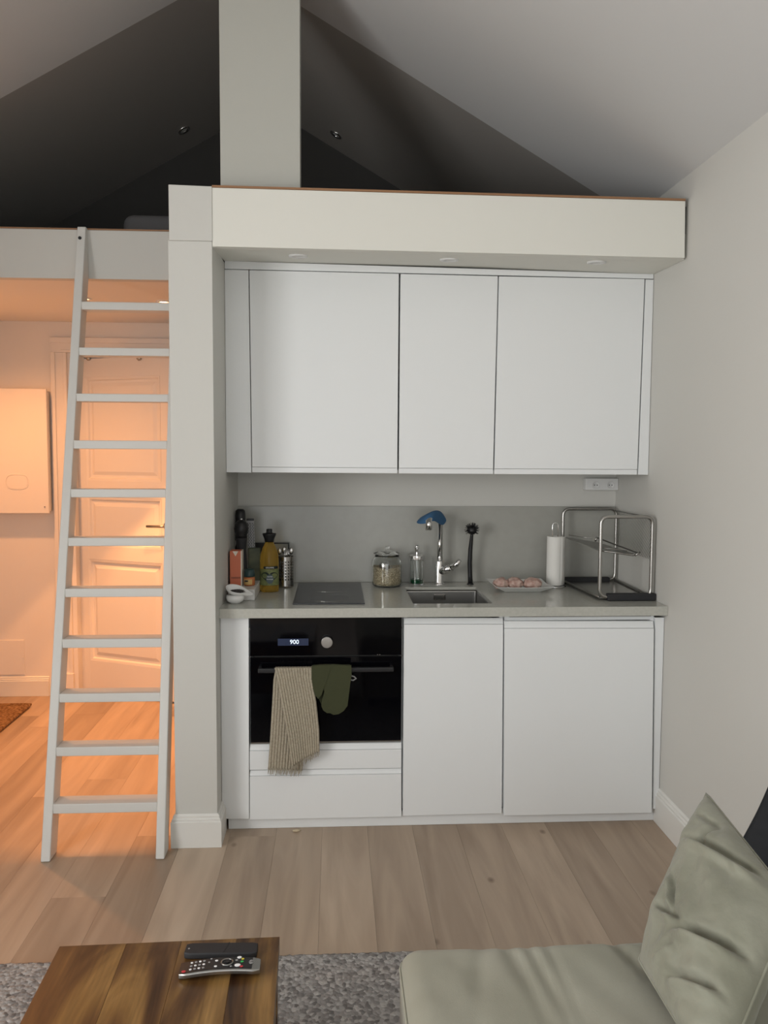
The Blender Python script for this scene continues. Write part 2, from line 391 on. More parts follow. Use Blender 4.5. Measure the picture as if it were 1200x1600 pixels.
# lower beam over the hall
YL = .47
a, b, c, d = at(-60, 357-1.2, 'Y', YL), at(268, 362, 'Y', YL), at(268, 437.5, 'Y', YL), at(-60, 433, 'Y', YL)
for p in (a, d): p.x = XL
for p in (b, c): p.x = XP0
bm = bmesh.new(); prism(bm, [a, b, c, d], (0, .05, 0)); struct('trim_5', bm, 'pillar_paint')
bm = bmesh.new(); up = Vector((0, -.003, .0005)); prism(bm, [a+up, b+up, b+up*2.4+Vector((0, .004, .005)), a+up*2.4+Vector((0, .004, .005))], (0, .05, 0)); struct('trim_6', bm, 'oak_edge')
struct('ceiling_hall', Bx((XL, XP0, YL+.05, YH, 2.238, 2.262)), 'hall_paint')
struct('floor_loft', Bx((XL, XP0, YL+.05, YH, 2.30, 2.40), (XP0, XR, .11, YH, 2.30, 2.40), (XP1, XR, YP+.03, .11, 2.30, 2.40)), 'carpet_dark')
# chimney-like panel up to the roof
pn0, pn1 = at(342.5, 60, 'Y', .0).x, at(468.5, 60, 'Y', .0).x
bm = Bx((pn0, pn1, .0, .10, 2.40, 3.6)); struct('wall_chimney', bm, 'beam_paint_shaded', bev=.0015)
bm = Bx((at(1062, 300, 'Y', .02).x, at(1062, 300, 'Y', .02).x+.012, .0, .04, 2.40, at(1066, 298, 'Y', .02).z)); struct('trim_7', bm, 'trim_paint')

# hall door casing, jambs, door
cz1 = at(90, 527, 'Y', YH-.02).z
cx0 = at(78, 530, 'Y', YH-.02).x
def casing(bm, x0, x1, z0, z1, vert=True):
    if vert:
        w = x1-x0
        box(bm, x0, x1, YH-.016, YH, z0, z1); box(bm, x0, x0+w*.28, YH-.026, YH-.016, z0, z1); box(bm, x0+w*.8, x1, YH-.021, YH-.016, z0, z1)
cw = DX0-.004-cx0
bm = bmesh.new(); casing(bm, cx0, cx0+cw, .0, DZ+.0)
box(bm, cx0-.004, cx0+cw+.004, YH-.03, YH, 0.0006, .14)
box(bm, cx0, -.87, YH-.016, YH, DZ, cz1); box(bm, cx0, -.87, YH-.026, YH-.016, cz1-.03, cz1); box(bm, cx0+.06, -.87, YH-.021, YH-.016, DZ, DZ+.015)
struct('trim_8', bm, 'hall_paint', bev=.002)
bm = Bx((DX0, DX0+.022, YH, YH+.14, 0, DZ), (DX1-.022, DX1, YH, YH+.14, 0, DZ), (DX0+.022, DX1-.022, YH, YH+.14, DZ-.022, DZ))
struct('trim_9', bm, 'hall_paint')
# the door: local frame u along door, opened towards the room
H = Vector((at(122.5, 1076, 'Y', 1.975).x, 1.975, 0)); E = Vector((-1.165, 1.655, 0))
du = (E-H).normalized(); dn = Vector((-du.y, du.x, 0)); DW = (E-H).length
def dpt(px, py):
    n = dn; c = n.dot(H); p = rayplane(px, py, n, c); return (p-H).dot(du), p.z
def dp(u, z, k): return H+du*u+dn*k+Vector((0, 0, z))
def dbox(bm, u0, u1, z0, z1, k0, k1):
    v = [bm.verts.new(dp(u, z, k)) for u, z, k in ((u0, z0, k0), (u1, z0, k0), (u1, z0, k1), (u0, z0, k1), (u0, z1, k0), (u1, z1, k0), (u1, z1, k1), (u0, z1, k1))]
    for f in ((3, 2, 1, 0), (4, 5, 6, 7), (0, 1, 5, 4), (1, 2, 6, 5), (2, 3, 7, 6), (3, 0, 4, 7)): bm.faces.new([v[i] for i in f])
ub0, ub1 = dpt(137, 800)[0], dpt(252.5, 800)[0]
ztop = DZ-.03
pz = [(dpt(195, 752)[1], dpt(195, 588)[1]), (dpt(195, 856)[1], dpt(195, 778)[1]), (dpt(195, 1038)[1], dpt(195, 877)[1])]
bm = bmesh.new()
dbox(bm, 0, ub0, .012, ztop, 0, .04); dbox(bm, ub1, DW, .012, ztop, 0, .04)
zs = [.012]+[z for p in sorted(pz) for z in p]+[ztop]
for i in range(0, len(zs), 2): dbox(bm, ub0, ub1, zs[i], zs[i+1], 0, .04)
door = struct('door_1', bm, 'hall_paint', bev=.0015)
for z0, z1 in pz:
    bm = bmesh.new(); rings = []
    for ins, k in ((0, .0), (.014, .003), (.020, .014), (.034, .015), (.055, .006)):
        rings.append([bm.verts.new(dp(u, z, k)) for u, z in ((ub0+ins, z0+ins), (ub1-ins, z0+ins), (ub1-ins, z1-ins), (ub0+ins, z1-ins))])
    for r0, r1 in zip(rings, rings[1:]):
        for i in range(4): bm.faces.new((r0[i], r0[(i+1) % 4], r1[(i+1) % 4], r1[i]))
    bm.faces.new(rings[-1])
    link('panel', bm, 'hall_paint', door)
hu, hz = dpt(262, 822)
bm = bmesh.new(); lathe(bm, [(0, 0), (.024, 0), (.024, .008), (0, .008)], dp(hu, hz, -.008), 16, Matrix((du, Vector((0, 0, 1)), dn)).transposed())
tube(bm, arc_pts([dp(hu, hz, -.002), dp(hu, hz, -.045), dp(hu-.11, hz-.002, -.05)], .015), .008)
link('handle', bm, 'steel', door, smooth=True)
for px in (140, 219):
    u, z = dpt(px, 560); bm = bmesh.new(); lathe(bm, [(0, -.02), (.011, -.02), (.015, -.012), (.012, .0), (0, .0)], dp(u, z, 0), 14, Matrix((du, Vector((0, 0, 1)), dn)).transposed())
    link('hook', bm, 'steel', door, smooth=True)
for z in (.25, 1.05, 1.8):
    bm = bmesh.new(); tube(bm, [H+Vector((-.004, -.006, z-.04)), H+Vector((-.004, -.006, z+.04))], .007); link('hinge', bm, 'steel', door)

# ================================================================== HALL THINGS
yc = YH-.1
c0, c1 = at(0, 607, 'Y', yc), at(77, 802, 'Y', yc)
t = thing('meter_cabinet', 'cream wall-mounted metal meter cabinet with an embossed oval badge, left of the hall door', 'cabinet', (-2.1, yc+.05, c1.z))
link('body', Bx((-2.36, c1.x-.012, yc+.012, YH-.001, c1.z+.008, c0.z-.008)), 'hall_paint', t, bev=.003)
cdoor = link('door', Bx((-2.37, c1.x, yc-.006, yc+.012, c1.z, c0.z)), 'hall_paint', t, bev=.003)
e = at(27, 753, 'Y', yc-.006); bm = bmesh.new(); ring = []
for i in range(28):
    a = 2*math.pi*i/28; cx_, sx_ = math.cos(a), math.sin(a)
    ring.append(Vector((e.x+.064*abs(cx_)**.6*(1 if cx_ > 0 else -1), yc-.0065, e.z+.043*abs(sx_)**.75*(1 if sx_ > 0 else -1))))
tube(bm, ring, .0028, 6, True); prism(bm, [e+(p-e)*.93 for p in ring], (0, -.0018, 0))
link('badge', bm, 'hall_paint', cdoor)
bm = L([(0, 0), (.004, 0), (.004, .003), (0, .003)], at(70, 792, 'Y', yc-.009), 10, FRONT); link('screw', bm, 'steel', cdoor)
p0, p1 = at(37.5, 1000, 'Y', YH-.005), at(37.5, 1054, 'Y', YH-.005)
t = thing('access_panel', 'small flush white access panel low on the hall wall, just above the baseboard', 'panel', (-2.2, YH, p1.z))
link('cover', Bx((-2.36, p0.x, YH-.007, YH-.0005, max(p1.z, .125), p0.z)), 'hall_paint', t, bev=.0015)
bm = L([(0, 0), (.005, 0), (.004, .004), (0, .004)], at(36, 1027, 'Y', YH-.008), 10, FRONT); link('screw', bm, 'hall_paint', t)
# coir mat
bm = bmesh.new(); mx0, mx1, my0, my1 = -2.37, -2.02, .95, 1.66
t = thing('doormat', 'brown coir doormat with a ribbed border on the hall floor', 'mat', (-2.2, 1.3, 0))
def mfn(u, v):
    x = mx0+(mx1-mx0)*u; y = my0+(my1-my0)*v
    return Vector((x, y, .014+.005*noise.noise(Vector((x*70, y*70, 0)))))
gridmesh(bm, mfn, 50, 90); link('pile', bm, 'coir', t, smooth=True, solid=.010)
bm = bmesh.new()
for k in (0, 1):
    tube(bm, arc_pts([(mx0+.01+.022*k, my0+.01+.022*k, .012), (mx1-.01-.022*k, my0+.01+.022*k, .012), (mx1-.01-.022*k, my1-.01-.022*k, .012), (mx0+.01+.022*k, my1-.01-.022*k, .012)], .02, 4, True), .0115, 8, True)
link('border', bm, 'coir', t, smooth=True)
# downlights
def downlight(c, nrm, label, group=None, r=.036, glow=None, m='white_plastic'):
    nrm = Vector(nrm).normalized(); R_ = nrm.to_track_quat('Z', 'Y').to_matrix()
    t = thing('downlight', label, 'light', c, group)
    bm = L([(r*.62, .0), (r*.66, .006), (r*.98, .006), (r, .001), (r, 0)], c, 24, R_); link('rim', bm, m, t, smooth=True)
    bm = L([(0, .0025), (r*.35, .003), (r*.64, .001), (r*.64, 0), (0, 0)], c, 24, R_); link('lens', bm, glow or 'lamp_lens', t, smooth=True)
    return t
for (px, py), w in zip(((466, 399), (702, 405), (932, 409)), ('leftmost of three', 'middle of three', 'rightmost of three')):
    f = (px-335)/(1070-335); z = zbl+(zbr-zbl)*f; p = rayplane(px, py, SN, SC)
    downlight(p, tuple(-SN), 'small white recessed downlight in the kitchen beam soffit, '+w, 'kitchen soffit downlights')
p = rayplane(287, 203, (-.572, 0, 1), ZR+.572*XRDG*-1 if False else ZR-.572*XRDG*-1*-1+0) if False else None
def ceil_pt(px, py, right):
    if right: n, c = (.577, 0, 1), ZR+.577*XRDG
    else: n, c = (-.572, 0, 1), ZR-.572*XRDG
    return rayplane(px, py, n, c), (-n[0], 0, -1)
for px, py, rt_, lb in ((287, 203, False, 'chrome-rimmed ceiling downlight in the dark loft, left of the chimney'), (525, 210, True, 'chrome-rimmed ceiling downlight in the dark loft, right of the chimney')):
    p, n = ceil_pt(px, py, rt_); downlight(p, n, lb, 'loft downlights', .036, 'lamp_lens', 'chrome')
HL = []
for px, py, lb in ((131, 466, 'lit hall ceiling downlight glimpsed beside the left ladder rail'), (256, 471, 'lit hall ceiling downlight glimpsed next to the pillar')):
    p = at(px, py, 'Z', 2.2375); HL.append(p)
    downlight(p, (0, 0, -1), lb, 'hall downlights', .04, 'lamp_glow')
def spot(loc, power, size, blend, rot=(0, 0, 0), rad=.03):
    l = bpy.data.lights.new('downlight_beam', 'SPOT'); l.energy = power; l.spot_size = size; l.spot_blend = blend; l.shadow_soft_size = rad
    l.color = (1, .40, .13); o = bpy.data.objects.new('downlight_beam', l); o.location = loc; o.rotation_euler = rot; COL.objects.link(o)
spot(HL[0]+Vector((0, 0, -.035)), 76, math.radians(62), .05)
spot(HL[1]+Vector((0, 0, -.035)), 76, math.radians(62), .05)
spot((-2.0, 1.05, 2.2), 62, math.radians(158), 1.0)
downlight(Vector((-2.0, 1.15, 2.2375)), (0, 0, -1), 'lit hall ceiling downlight over the doormat, left of the ladder', 'hall downlights', .04, 'lamp_glow')

# ================================================================== LADDER
t = thing('loft_ladder', 'white painted wooden loft ladder leaning on the fascia beam, left of the pillar', 'ladder', (-1.1, -.2, 0))
LY0, LK = -.215, .273            # front face plane: Y = LY0 + LK*z
ln_ = Vector((0, 1, -LK)); lc_ = LY0
def lp(px, py): return rayplane(px, py, ln_, lc_)
dirv = Vector((0, LK, 1)).normalized(); nv = Vector((0, 1, -LK)).normalized()
def rail(x0b, x1b, x0t, x1t, ztop):
    bm = bmesh.new(); d = .080
    yb = LY0
    q = [Vector((x0b, LY0, 0.001)), Vector((x1b, LY0, 0.001)), Vector((x1t, LY0+LK*ztop, ztop)), Vector((x0t, LY0+LK*ztop, ztop))]
    a = [bm.verts.new(p) for p in q]
    b = [bm.verts.new(p+Vector((0, d, 0))) for p in q]
    bm.faces.new(a); bm.faces.new(b[::-1])
    for i in range(4): bm.faces.new((a[i], b[i], b[(i+1) % 4], a[(i+1) % 4]))
    return bm
xlb0, xlb1 = lp(63, 1346).x, lp(78, 1346).x
xlt0, xlt1 = lp(120.5, 356).x, lp(134, 356).x; zt = lp(127, 354).z
rb0, rb1 = lp(243, 1339).x, lp(257, 1339).x
rm0, rm1 = lp(258.5, 760).x, lp(273, 760).x; zm = lp(265, 760).z
k = 1/zm*zt
rl = link('rail', rail(xlb0, xlb1, xlt0, xlt1, zt), 'ladder_paint', t, bev=.004)
rr_ = link('rail', rail(rb0, rb1, rb0+(rm0-rb0)*k, rb1+(rm1-rb1)*k, zt), 'ladder_paint', t, bev=.004)
bp_ = lp(125, 372); bm = L([(0, -.001), (.007, -.001), (.007, .004), (0, .004)], bp_, 12, FRONT); link('bolt', bm, 'black_matte', rl)
for cy, hh in ((478, 12), (549.5, 12), (621.5, 12), (695, 13), (771, 13), (847, 13), (926.5, 13.5), (1005.5, 14), (1090.5, 14), (1174, 14.5), (1263, 15.5)):
    pc = lp(190, cy); z = pc.z; y = LY0+LK*z+.003; h = hh/2/ (FPX/(y-CAM.y))*1.0
    f = z/zt; xa = xlb1+(xlt1-xlb1)*f-.001; xb = rb0+(rm0-rb0)*k*f+.001
    pl, pr = lp(190, cy), lp(250, cy+.0)
    link('rung', Bx((xa, xb, y, y+.078, z-h, z+h)), 'ladder_paint', t, bev=.003)

# ================================================================== KITCHEN
def door_panel(name, q, Y, th, parent, lip=None, lh=.022, m='cabinet_white'):
    """q = px corners TL,TR,BR,BL on plane Y; lip 'top'/'bottom' is a bevelled finger grip"""
    P = [at(px, py, 'Y', Y) for px, py in q]; TL, TR, BR, BL = P
    def pt(s, z, y):   # s along width, z 0..1 from bottom
        b = BL.lerp(BR, s); tp = TL.lerp(TR, s); p = b.lerp(tp, z); return Vector((p.x, y, p.z))
    H_ = (TL.z-BL.z); l = lh/H_
    body0, body1 = (0, 1)
    if lip == 'top': body1 = 1-l
    if lip == 'bottom': body0 = l
    bm = bmesh.new()
    prism(bm, [pt(0, body0, Y), pt(1, body0, Y), pt(1, body1, Y), pt(0, body1, Y)], (0, th, 0))
    o = link(name, bm, m, parent, bev=.0012)
    if lip:
        g = .0012/H_
        a, b = (body1+g, 1) if lip == 'top' else (0, body0-g)
        bm = bmesh.new(); s0, s1 = .0, 1
        if lip == 'top': prof = [(a, Y+.003), (a, Y+th), (b, Y+th), (b, Y+.012)]
        else: prof = [(a, Y+.003), (b, Y+.003), (b, Y+th), (a, Y+th)]
        A = [bm.verts.new(pt(s0, z, y)) for z, y in prof]; B = [bm.verts.new(pt(s1, z, y)) for z, y in prof]
        bm.faces.new(A); bm.faces.new(B[::-1])
        for i in range(4): bm.faces.new((A[i], B[i], B[(i+1) % 4], A[(i+1) % 4]))
        link('finger_grip', bm, m, o)
    return o
def carcass(x0, x1, y0, y1, z0, z1, parent, top=True, w=.016):
    bs = [(x0, x0+w, y0, y1, z0, z1), (x1-w, x1, y0, y1, z0, z1), (x0+w, x1-w, y0, y1, z0, z0+w), (x0+w, x1-w, y1-.006, y1, z0+w, z1)]
    if top: bs.append((x0+w, x1-w, y0, y1-.006, z1-w, z1))
    return link('carcass', Bx(*bs), 'cabinet_white', parent)
YU = .212
# wall cabinets
XD = [at(391, 580, 'Y', YU).x, at(623.5, 580, 'Y', YU).x, at(775, 580, 'Y', YU).x, at(1001.5, 580, 'Y', YU).x]
zub, zut = at(700, 740, 'Y', YU).z, at(700, 428, 'Y', YU).z
qs = [[(389.5, 422), (623.3, 427.6), (620.8, 739.5), (394, 738)], [(625.8, 427.8), (778, 431.5), (770.4, 740.5), (623.2, 739.6)], [(779.8, 431.7), (1007.3, 436), (995.5, 741.6), (772.4, 740.6)]]
lbs = ['large left white handleless wall cabinet, next to the pillar', 'narrow middle white handleless wall cabinet above the tap', 'large right white handleless wall cabinet above the dish rack']
for i, (q, lb) in enumerate(zip(qs, lbs)):
    t = thing('wall_cabinet', lb, 'cabinet', ((XD[i]+XD[i+1])/2, .4, zub), 'white wall cabinets')
    door_panel('door', q, YU, .019, t, 'bottom', .022)
    carcass(XD[i]+.003, XD[i+1]-.003, YU+.021, YB-.004, zub+.012, zut-.012, t)
def filler(name, q, Y, label, th=.019, cat='panel', m='cabinet_white'):
    P = [at(px, py, 'Y', Y) for px, py in q]
    for p, (px, py) in zip(P, q):
        if px < 356: p.x = XP1+.001
        if px > 1010: p.x = min(p.x+.004, XR-.002) if py < 900 else (XR-.002 if px > 1030 else p.x)
    bm = bmesh.new(); prism(bm, P, (0, th, 0))
    return setprops(link(name, bm, m, None, bev=.001), label, cat)
filler('filler_panel', [(348, 421), (388.3, 422), (392.8, 738.6), (353, 738)], YU+.002, 'tall white filler strip between the pillar and the left wall cabinet')
filler('filler_panel', [(1009, 436.5), (1025.5, 437), (1016, 742), (997.3, 741.7)], YU+.002, 'tall white filler strip between the right wall cabinet and the right wall')
filler('cover_strip', [(347, 407.5), (1026, 428.5), (1025.5, 435.6), (348, 420)], YU+.004, 'long white cover strip between the wall cabinets and the beam soffit')
# base units
T0, B0 = 967, 1281
XB = [at(389.5, 1120, 'Y', 0).x, at(629.2, 1120, 'Y', 0).x, at(786.3, 1120, 'Y', 0).x, at(1021, 1120, 'Y', 0).x]
WZ = at(630, 950, 'Y', -.03).z; WB = at(630, 964.5, 'Y', -.03).z
ZT = WB-.002
oc = thing('oven_cabinet', 'white base cabinet housing the black oven, with two handleless drawers below', 'cabinet', ((XB[0]+XB[1])/2, .3, 0))
zo0 = at(510, 1160, 'Y', 0).z
bx = []
w = .016
link('carcass', Bx((XB[0]+.0015, XB[0]+w, .021, YB-.006, .07, ZT), (XB[1]-w, XB[1]-.0015, .021, YB-.006, .07, ZT), (XB[0]+w, XB[1]-w, .021, YB-.006, zo0-.02, zo0-.004), (XB[0]+w, XB[1]-w, YB-.012, YB-.006, .07, ZT), (XB[0]+w, XB[1]-w, .021, YB-.012, .07, .086)), 'cabinet_white', oc)
door_panel('drawer', [(390, 1164.5), (627.3, 1161.8), (627.2, 1200), (390.2, 1203.2)], 0, .019, oc, 'top', .023)
door_panel('drawer', [(390.2, 1205.5), (627.2, 1202), (627.3, 1276), (390.3, 1281)], 0, .019, oc, 'top', .019)
sc_ = thing('sink_cabinet', 'narrow white base cabinet under the sink, right of the oven', 'cabinet', ((XB[1]+XB[2])/2, .3, 0), 'handleless base cabinets')
door_panel('door', [(631.4, 966.5), (786.4, 966.5), (784, 1271), (629.5, 1275)], 0, .019, sc_, 'top', .023)
carcass(XB[1]+.0015, XB[2]-.0015, .021, YB-.006, .07, ZT, sc_, top=False)
fc = thing('fridge_cabinet', 'wide white base cabinet hiding the fridge, next to the right wall', 'cabinet', ((XB[2]+XB[3])/2, .3, 0), 'handleless base cabinets')
door_panel('door', [(788.6, 971.5), (1022, 971.5), (1018.5, 1270), (787.3, 1274.5)], -.008, .025, fc, 'top', .027)
carcass(XB[2]+.0015, XB[3]-.0015, .021, YB-.006, .07, ZT-.008, fc)
link('hinge_rail', Bx((XB[2]+.02, XB[3]-.02, .004, .02, ZT-.0075, ZT-.002)), 'steel_dark', fc)
filler('filler_panel', [(344, 965.5), (388.6, 965.5), (389.3, 1279.5), (352, 1279.5)], .0, 'white base filler strip between the pillar and the oven')
filler('filler_panel', [(1023.8, 965), (1042, 965), (1037, 1264), (1020.3, 1264)], .002, 'white base filler strip between the fridge cabinet and the right wall')
bm = bmesh.new(); a, b = at(357, 1290.5, 'Y', .021), at(1022.5, 1294.5, 'Y', .021)
prism(bm, [(a.x, .021, .0008), (b.x, .021, .0008), (b.x, .021, .066), (a.x, .021, .058)], (0, .016, 0))
setprops(link('plinth', bm, 'cabinet_white', None, bev=.001), 'long white plinth board running along the floor under the base units', 'plinth')
# worktop with sink cut-out
def wtY(py): return 798.8/(py-696.7)-3.184
def wt(px, py, dz=0):
    Y = wtY(py); p = at(px, py, 'Y', Y); return Vector((p.x, Y, WZ+dz))
s0, s1, s2, s3 = wt(633, 916), wt(744, 916), wt(769, 943), wt(645, 943)
sx0, sx1, sy0, sy1 = (s0.x+s3.x)/2, (s1.x+s2.x)/2, s3.y, s0.y
wx0, wx1 = XP1+.0006, XR-.001
bm = bmesh.new()
for b in ((wx0, sx0, -.03, YB-.002), (sx1, wx1, -.03, YB-.002), (sx0, sx1, -.03, sy0), (sx0, sx1, sy1, YB-.002)): box(bm, b[0], b[1], b[2], b[3], WZ-.012, WZ)
box(bm, wx0, wx1, -.03, -.006, WB, WZ-.012)
bmesh.ops.remove_doubles(bm, verts=bm.verts, dist=1e-5)
setprops(link('worktop', bm, 'quartz'), 'beige-grey polished quartz worktop running the width of the kitchen niche', 'worktop')
SZ = at(600, 791, 'Y', YB-.012).z
setprops(link('splashback', Bx((wx0, wx1, YB-.014, YB-.001, WZ+.0006, SZ)), 'splash_stone', None, bev=.001), 'grey-green stone splashback panel behind the sink and hob', 'splashback')
# undermount sink
WS = WZ-.0125
t = thing('sink', 'small square stainless steel undermount sink set in the worktop', 'sink', ((sx0+sx1)/2, (sy0+sy1)/2, WS-.17))
bm = bmesh.new(); ex = .004; d = .185
def ringv(i, z): return [bm.verts.new(p) for p in ((sx0-ex+i, sy0-ex+i, z), (sx1+ex-i, sy0-ex+i, z), (sx1+ex-i, sy1+ex-i, z), (sx0-ex+i, sy1+ex-i, z))]
r_ = [ringv(-.01, WS), ringv(0, WS), ringv(.004, WS-d+.015), ringv(.02, WS-d)]
for a, b in zip(r_, r_[1:]):
    for i in range(4): bm.faces.new((a[i], a[(i+1) % 4], b[(i+1) % 4], b[i]))
bm.faces.new(r_[-1])
link('basin', bm, 'sink_steel', t, bev=.012, seg=3)
cx, cy = (sx0+sx1)/2, (sy0+sy1)/2
link('drain', L([(0, .001), (.035, .001), (.04, .003), (.045, .001), (.045, 0), (0, 0)], (cx, cy, WS-d+.001), 24), 'chrome', t, smooth=True)
op = at(687, 932, 'Y', sy1)
ov = link('overflow', Bx((op.x-.027, op.x+.027, sy1-.004, sy1+.002, op.z-.016, op.z+.012)), 'steel', t, bev=.003)
link('overflow_slot', Bx((op.x-.020, op.x+.020, sy1-.006, sy1-.004, op.z-.010, op.z+.006)), 'steel_dark', ov, bev=.002)
# hob
h0, h1, h2, h3 = wt(458, 943.5), wt(571, 943.5), wt(563, 908.5), wt(466, 908.5)
hx0, hx1 = (h0.x+h3.x)/2, (h1.x+h2.x)/2
t = thing('induction_hob', 'narrow dark glass induction hob set flat on the worktop', 'hob', ((hx0+hx1)/2, .3, WZ))
link('glass_plate', Bx((hx0, hx1, h0.y, h3.y-.02, WZ+.0002, WZ+.005)), 'hob_glass', t, bev=.0015)
bm = bmesh.new()
for yy in (.17, .40): tube(bm, [((hx0+hx1)/2+.085*math.cos(a*math.pi/16), yy+.085*math.sin(a*math.pi/16), WZ+.0050) for a in range(32)], .0005, 4, True)
link('zone_marking', bm, 'steel_dark', t)
# oven
t = thing('oven', 'black glass built-in oven with a steel knob, lit clock and bar handle', 'oven', ((XB[0]+XB[1])/2, .25, zo0))
ox0, ox1 = at(390.8, 1000, 'Y', 0).x, at(627.6, 1000, 'Y', 0).x
zt_, zpa, zpb = WB-.004, at(510, 1024, 'Y', 0).z, at(510, 1026, 'Y', 0).z
zb_ = at(510, 1158, 'Y', 0).z
link('body', Bx((ox0+.016, ox1-.016, .022, .54, zo0+.004, zt_-.004)), 'steel_dark', t)
cp = link('control_panel', Bx((ox0, ox1, -.004, .02, zpa, zt_)), 'black_glass', t, bev=.001)
od = link('door', Bx((ox0, ox1, -.004, .02, zb_, zpb)), 'black_glass', t, bev=.001)
link('vent_strip', Bx((ox0, ox1, 0, .02, zo0-.001, zb_-.001)), 'steel', t)
hz_ = at(510, 1048, 'Y', -.045).z; hxa, hxb = at(403, 1047, 'Y', -.045).x, at(615, 1047, 'Y', -.045).x
link('handle', Bx((hxa, hxb, -.052, -.038, hz_-.006, hz_+.012), (hxa, hxa+.012, -.038, -.004, hz_-.004, hz_+.010), (hxb-.012, hxb, -.038, -.004, hz_-.004, hz_+.010)), 'black_plastic', od, bev=.003)
kp = at(510.8, 1003.5, 'Y', -.018)
kn = link('knob', L([(0, .0), (.0215, 0), (.0225, .003), (.0225, .018), (.020, .0215), (0, .0215)], (kp.x, -.0255, kp.z), 36, Matrix.Rotation(math.radians(-90), 3, 'X')), 'steel', cp, smooth=False, bev=.0008)
dp0, dp1 = at(434, 998, 'Y', -.004), at(482, 1008.5, 'Y', -.004)
ds = link('display', Bx((dp0.x, dp1.x, -.0048, -.0041, dp1.z, dp0.z)), 'display_blue', cp)
dc = at(460, 1003.3, 'Y', -.005); text('900', .0235, (dc.x, -.0052, dc.z), FRONT, 'display_digit', ds, 'digits')
for px in (590, 593.5):
    q_ = at(px, 1025.4, 'Y', -.006); link('indicator', Bx((q_.x-.002, q_.x+.002, -.0055, -.004, zpa+.001, zpa+.004)), 'steel', cp)
for zz in (at(389, 982, 'Y', 0).z, (zpa+zpb)/2):
    for xx in (ox0-.0026, ox1+.0004): link('clip', Bx((xx, xx+.002, -.003, .01, zz-.004, zz+.003)), 'steel', t)
# towel over the handle: two hanging layers + fringe
def edge(pl, v):
    n = len(pl)-1; f = v*n; i = min(int(f), n-1); f -= i
    return (pl[i][0]*(1-f)+pl[i+1][0]*f, pl[i][1]*(1-f)+pl[i+1][1]*f)
def hang(lft, rgt, Y0, Y1, ribs, nu=140, nv=70, amp=.0048, wave=.004, ph=0):
    bm = bmesh.new()
    def fn(u, v):
        a, b = edge(lft, v), edge(rgt, v); px, py = a[0]*(1-u)+b[0]*u, a[1]*(1-u)+b[1]*u
        Y = Y0+(Y1-Y0)*v
        p = at(px, py, 'Y', Y)
        p.y += -amp*abs(math.sin(math.pi*u*ribs))-wave*math.sin(u*7+ph)*v-.0006*math.sin(v*260)
        return p
    gridmesh(bm, fn, nu, nv); return bm
t = thing('tea_towel', 'beige ribbed tea towel with fringed ends folded over the oven handle', 'towel', (-.42, -.055, .3))
rear_l = [(430.5, 1046), (427.5, 1062), (425.5, 1100), (422.5, 1150), (419, 1202)]; rear_r = [(480, 1046), (482, 1062), (480, 1100), (477, 1150), (472, 1204)]
fr_l = [(429, 1043.5), (434, 1062), (441, 1102), (450, 1150), (456, 1196)]; fr_r = [(487, 1043), (487.5, 1060), (494, 1096), (498.5, 1140), (499, 1172)]
link('back_layer', hang(rear_l, rear_r, -.056, -.026, 12, wave=.002), 'towel_cloth', t, smooth=True, solid=.002)
link('front_layer', hang(fr_l, fr_r, -.068, -.056, 13, ph=1), 'towel_cloth', t, smooth=True, solid=.002)
bm = bmesh.new()
xa, xb = at(430, 1044, 'Y', -.06).x, at(487, 1043, 'Y', -.06).x; zt2 = at(460, 1043.3, 'Y', -.055).z
def fold(u, v):
    x = xa+(xb-xa)*u; a = math.pi*v
    if v < .75: a = math.pi*v/.75; return Vector((x, -.045-.0195*math.cos(a), hz_+.010+(zt2-hz_-.010)*math.sin(a)-.0015*abs(math.sin(math.pi*u*13))))
    return Vector((x, -.0255, hz_+.010-(v-.75)*.5))
gridmesh(bm, fold, 80, 16); link('fold', bm, 'towel_cloth', t, smooth=True, solid=.0015)
bm = bmesh.new()
for lst, yy, n in (((rear_l[-1], rear_r[-1]), -.034, 42), ((fr_l[-1], fr_r[-1]), -.053, 40)):
    for i in range(n):
        u = (i+random.random()*.6)/n; px, py = lst[0][0]*(1-u)+lst[1][0]*u, lst[0][1]*(1-u)+lst[1][1]*u
        p = at(px, py-2, 'Y', yy); l = random.uniform(.020, .030); dx = random.uniform(-.006, .006)-(.004 if yy > -.04 else 0)
        tube(bm, [p, p+Vector((dx*.4, random.uniform(-.003, .001), -l*.5)), p+Vector((dx, random.uniform(-.003, .001), -l))], [.0014, .0013, .0006], 5)
o = link('fringe', bm, 'towel_cloth', t, smooth=True); o['kind'] = 'stuff'
# oven mitt
mo = [(487, 1041), (500, 1039.5), (520, 1039), (549, 1040.5), (549.5, 1055), (547, 1070), (544.5, 1090), (543, 1103), (537, 1111), (529, 1116), (521, 1117), (515.5, 1114.2), (511, 1114.3), (505, 1110), (502, 1103), (503.5, 1093), (507, 1081), (505.5, 1076), (502.5, 1086), (497, 1092), (492, 1086), (487.5, 1072), (486, 1055)]
t = thing('oven_mitt', 'dark olive green oven mitt hanging from the oven handle beside the towel', 'oven mitt', (-.28, -.06, .5))
bm = bmesh.new(); pts = [at(x, y, 'Y', -.070) for x, y in mo]
prism(bm, pts, (0, .016, 0)); bmesh.ops.triangulate(bm, faces=[f for f in bm.faces if len(f.verts) > 4])
link('glove', bm, 'mitt_cloth', t, bev=.006, seg=3)
lpz = at(553, 1058, 'Y', -.05); bm = bmesh.new(); tube(bm, [at(548, 1056, 'Y', -.056), at(553, 1057, 'Y', -.054), at(556.5, 1060, 'Y', -.052), at(552, 1063, 'Y', -.052), at(547, 1062, 'Y', -.054)], .003, 6)
link('hanging_loop', bm, 'grey_print', t, smooth=True)
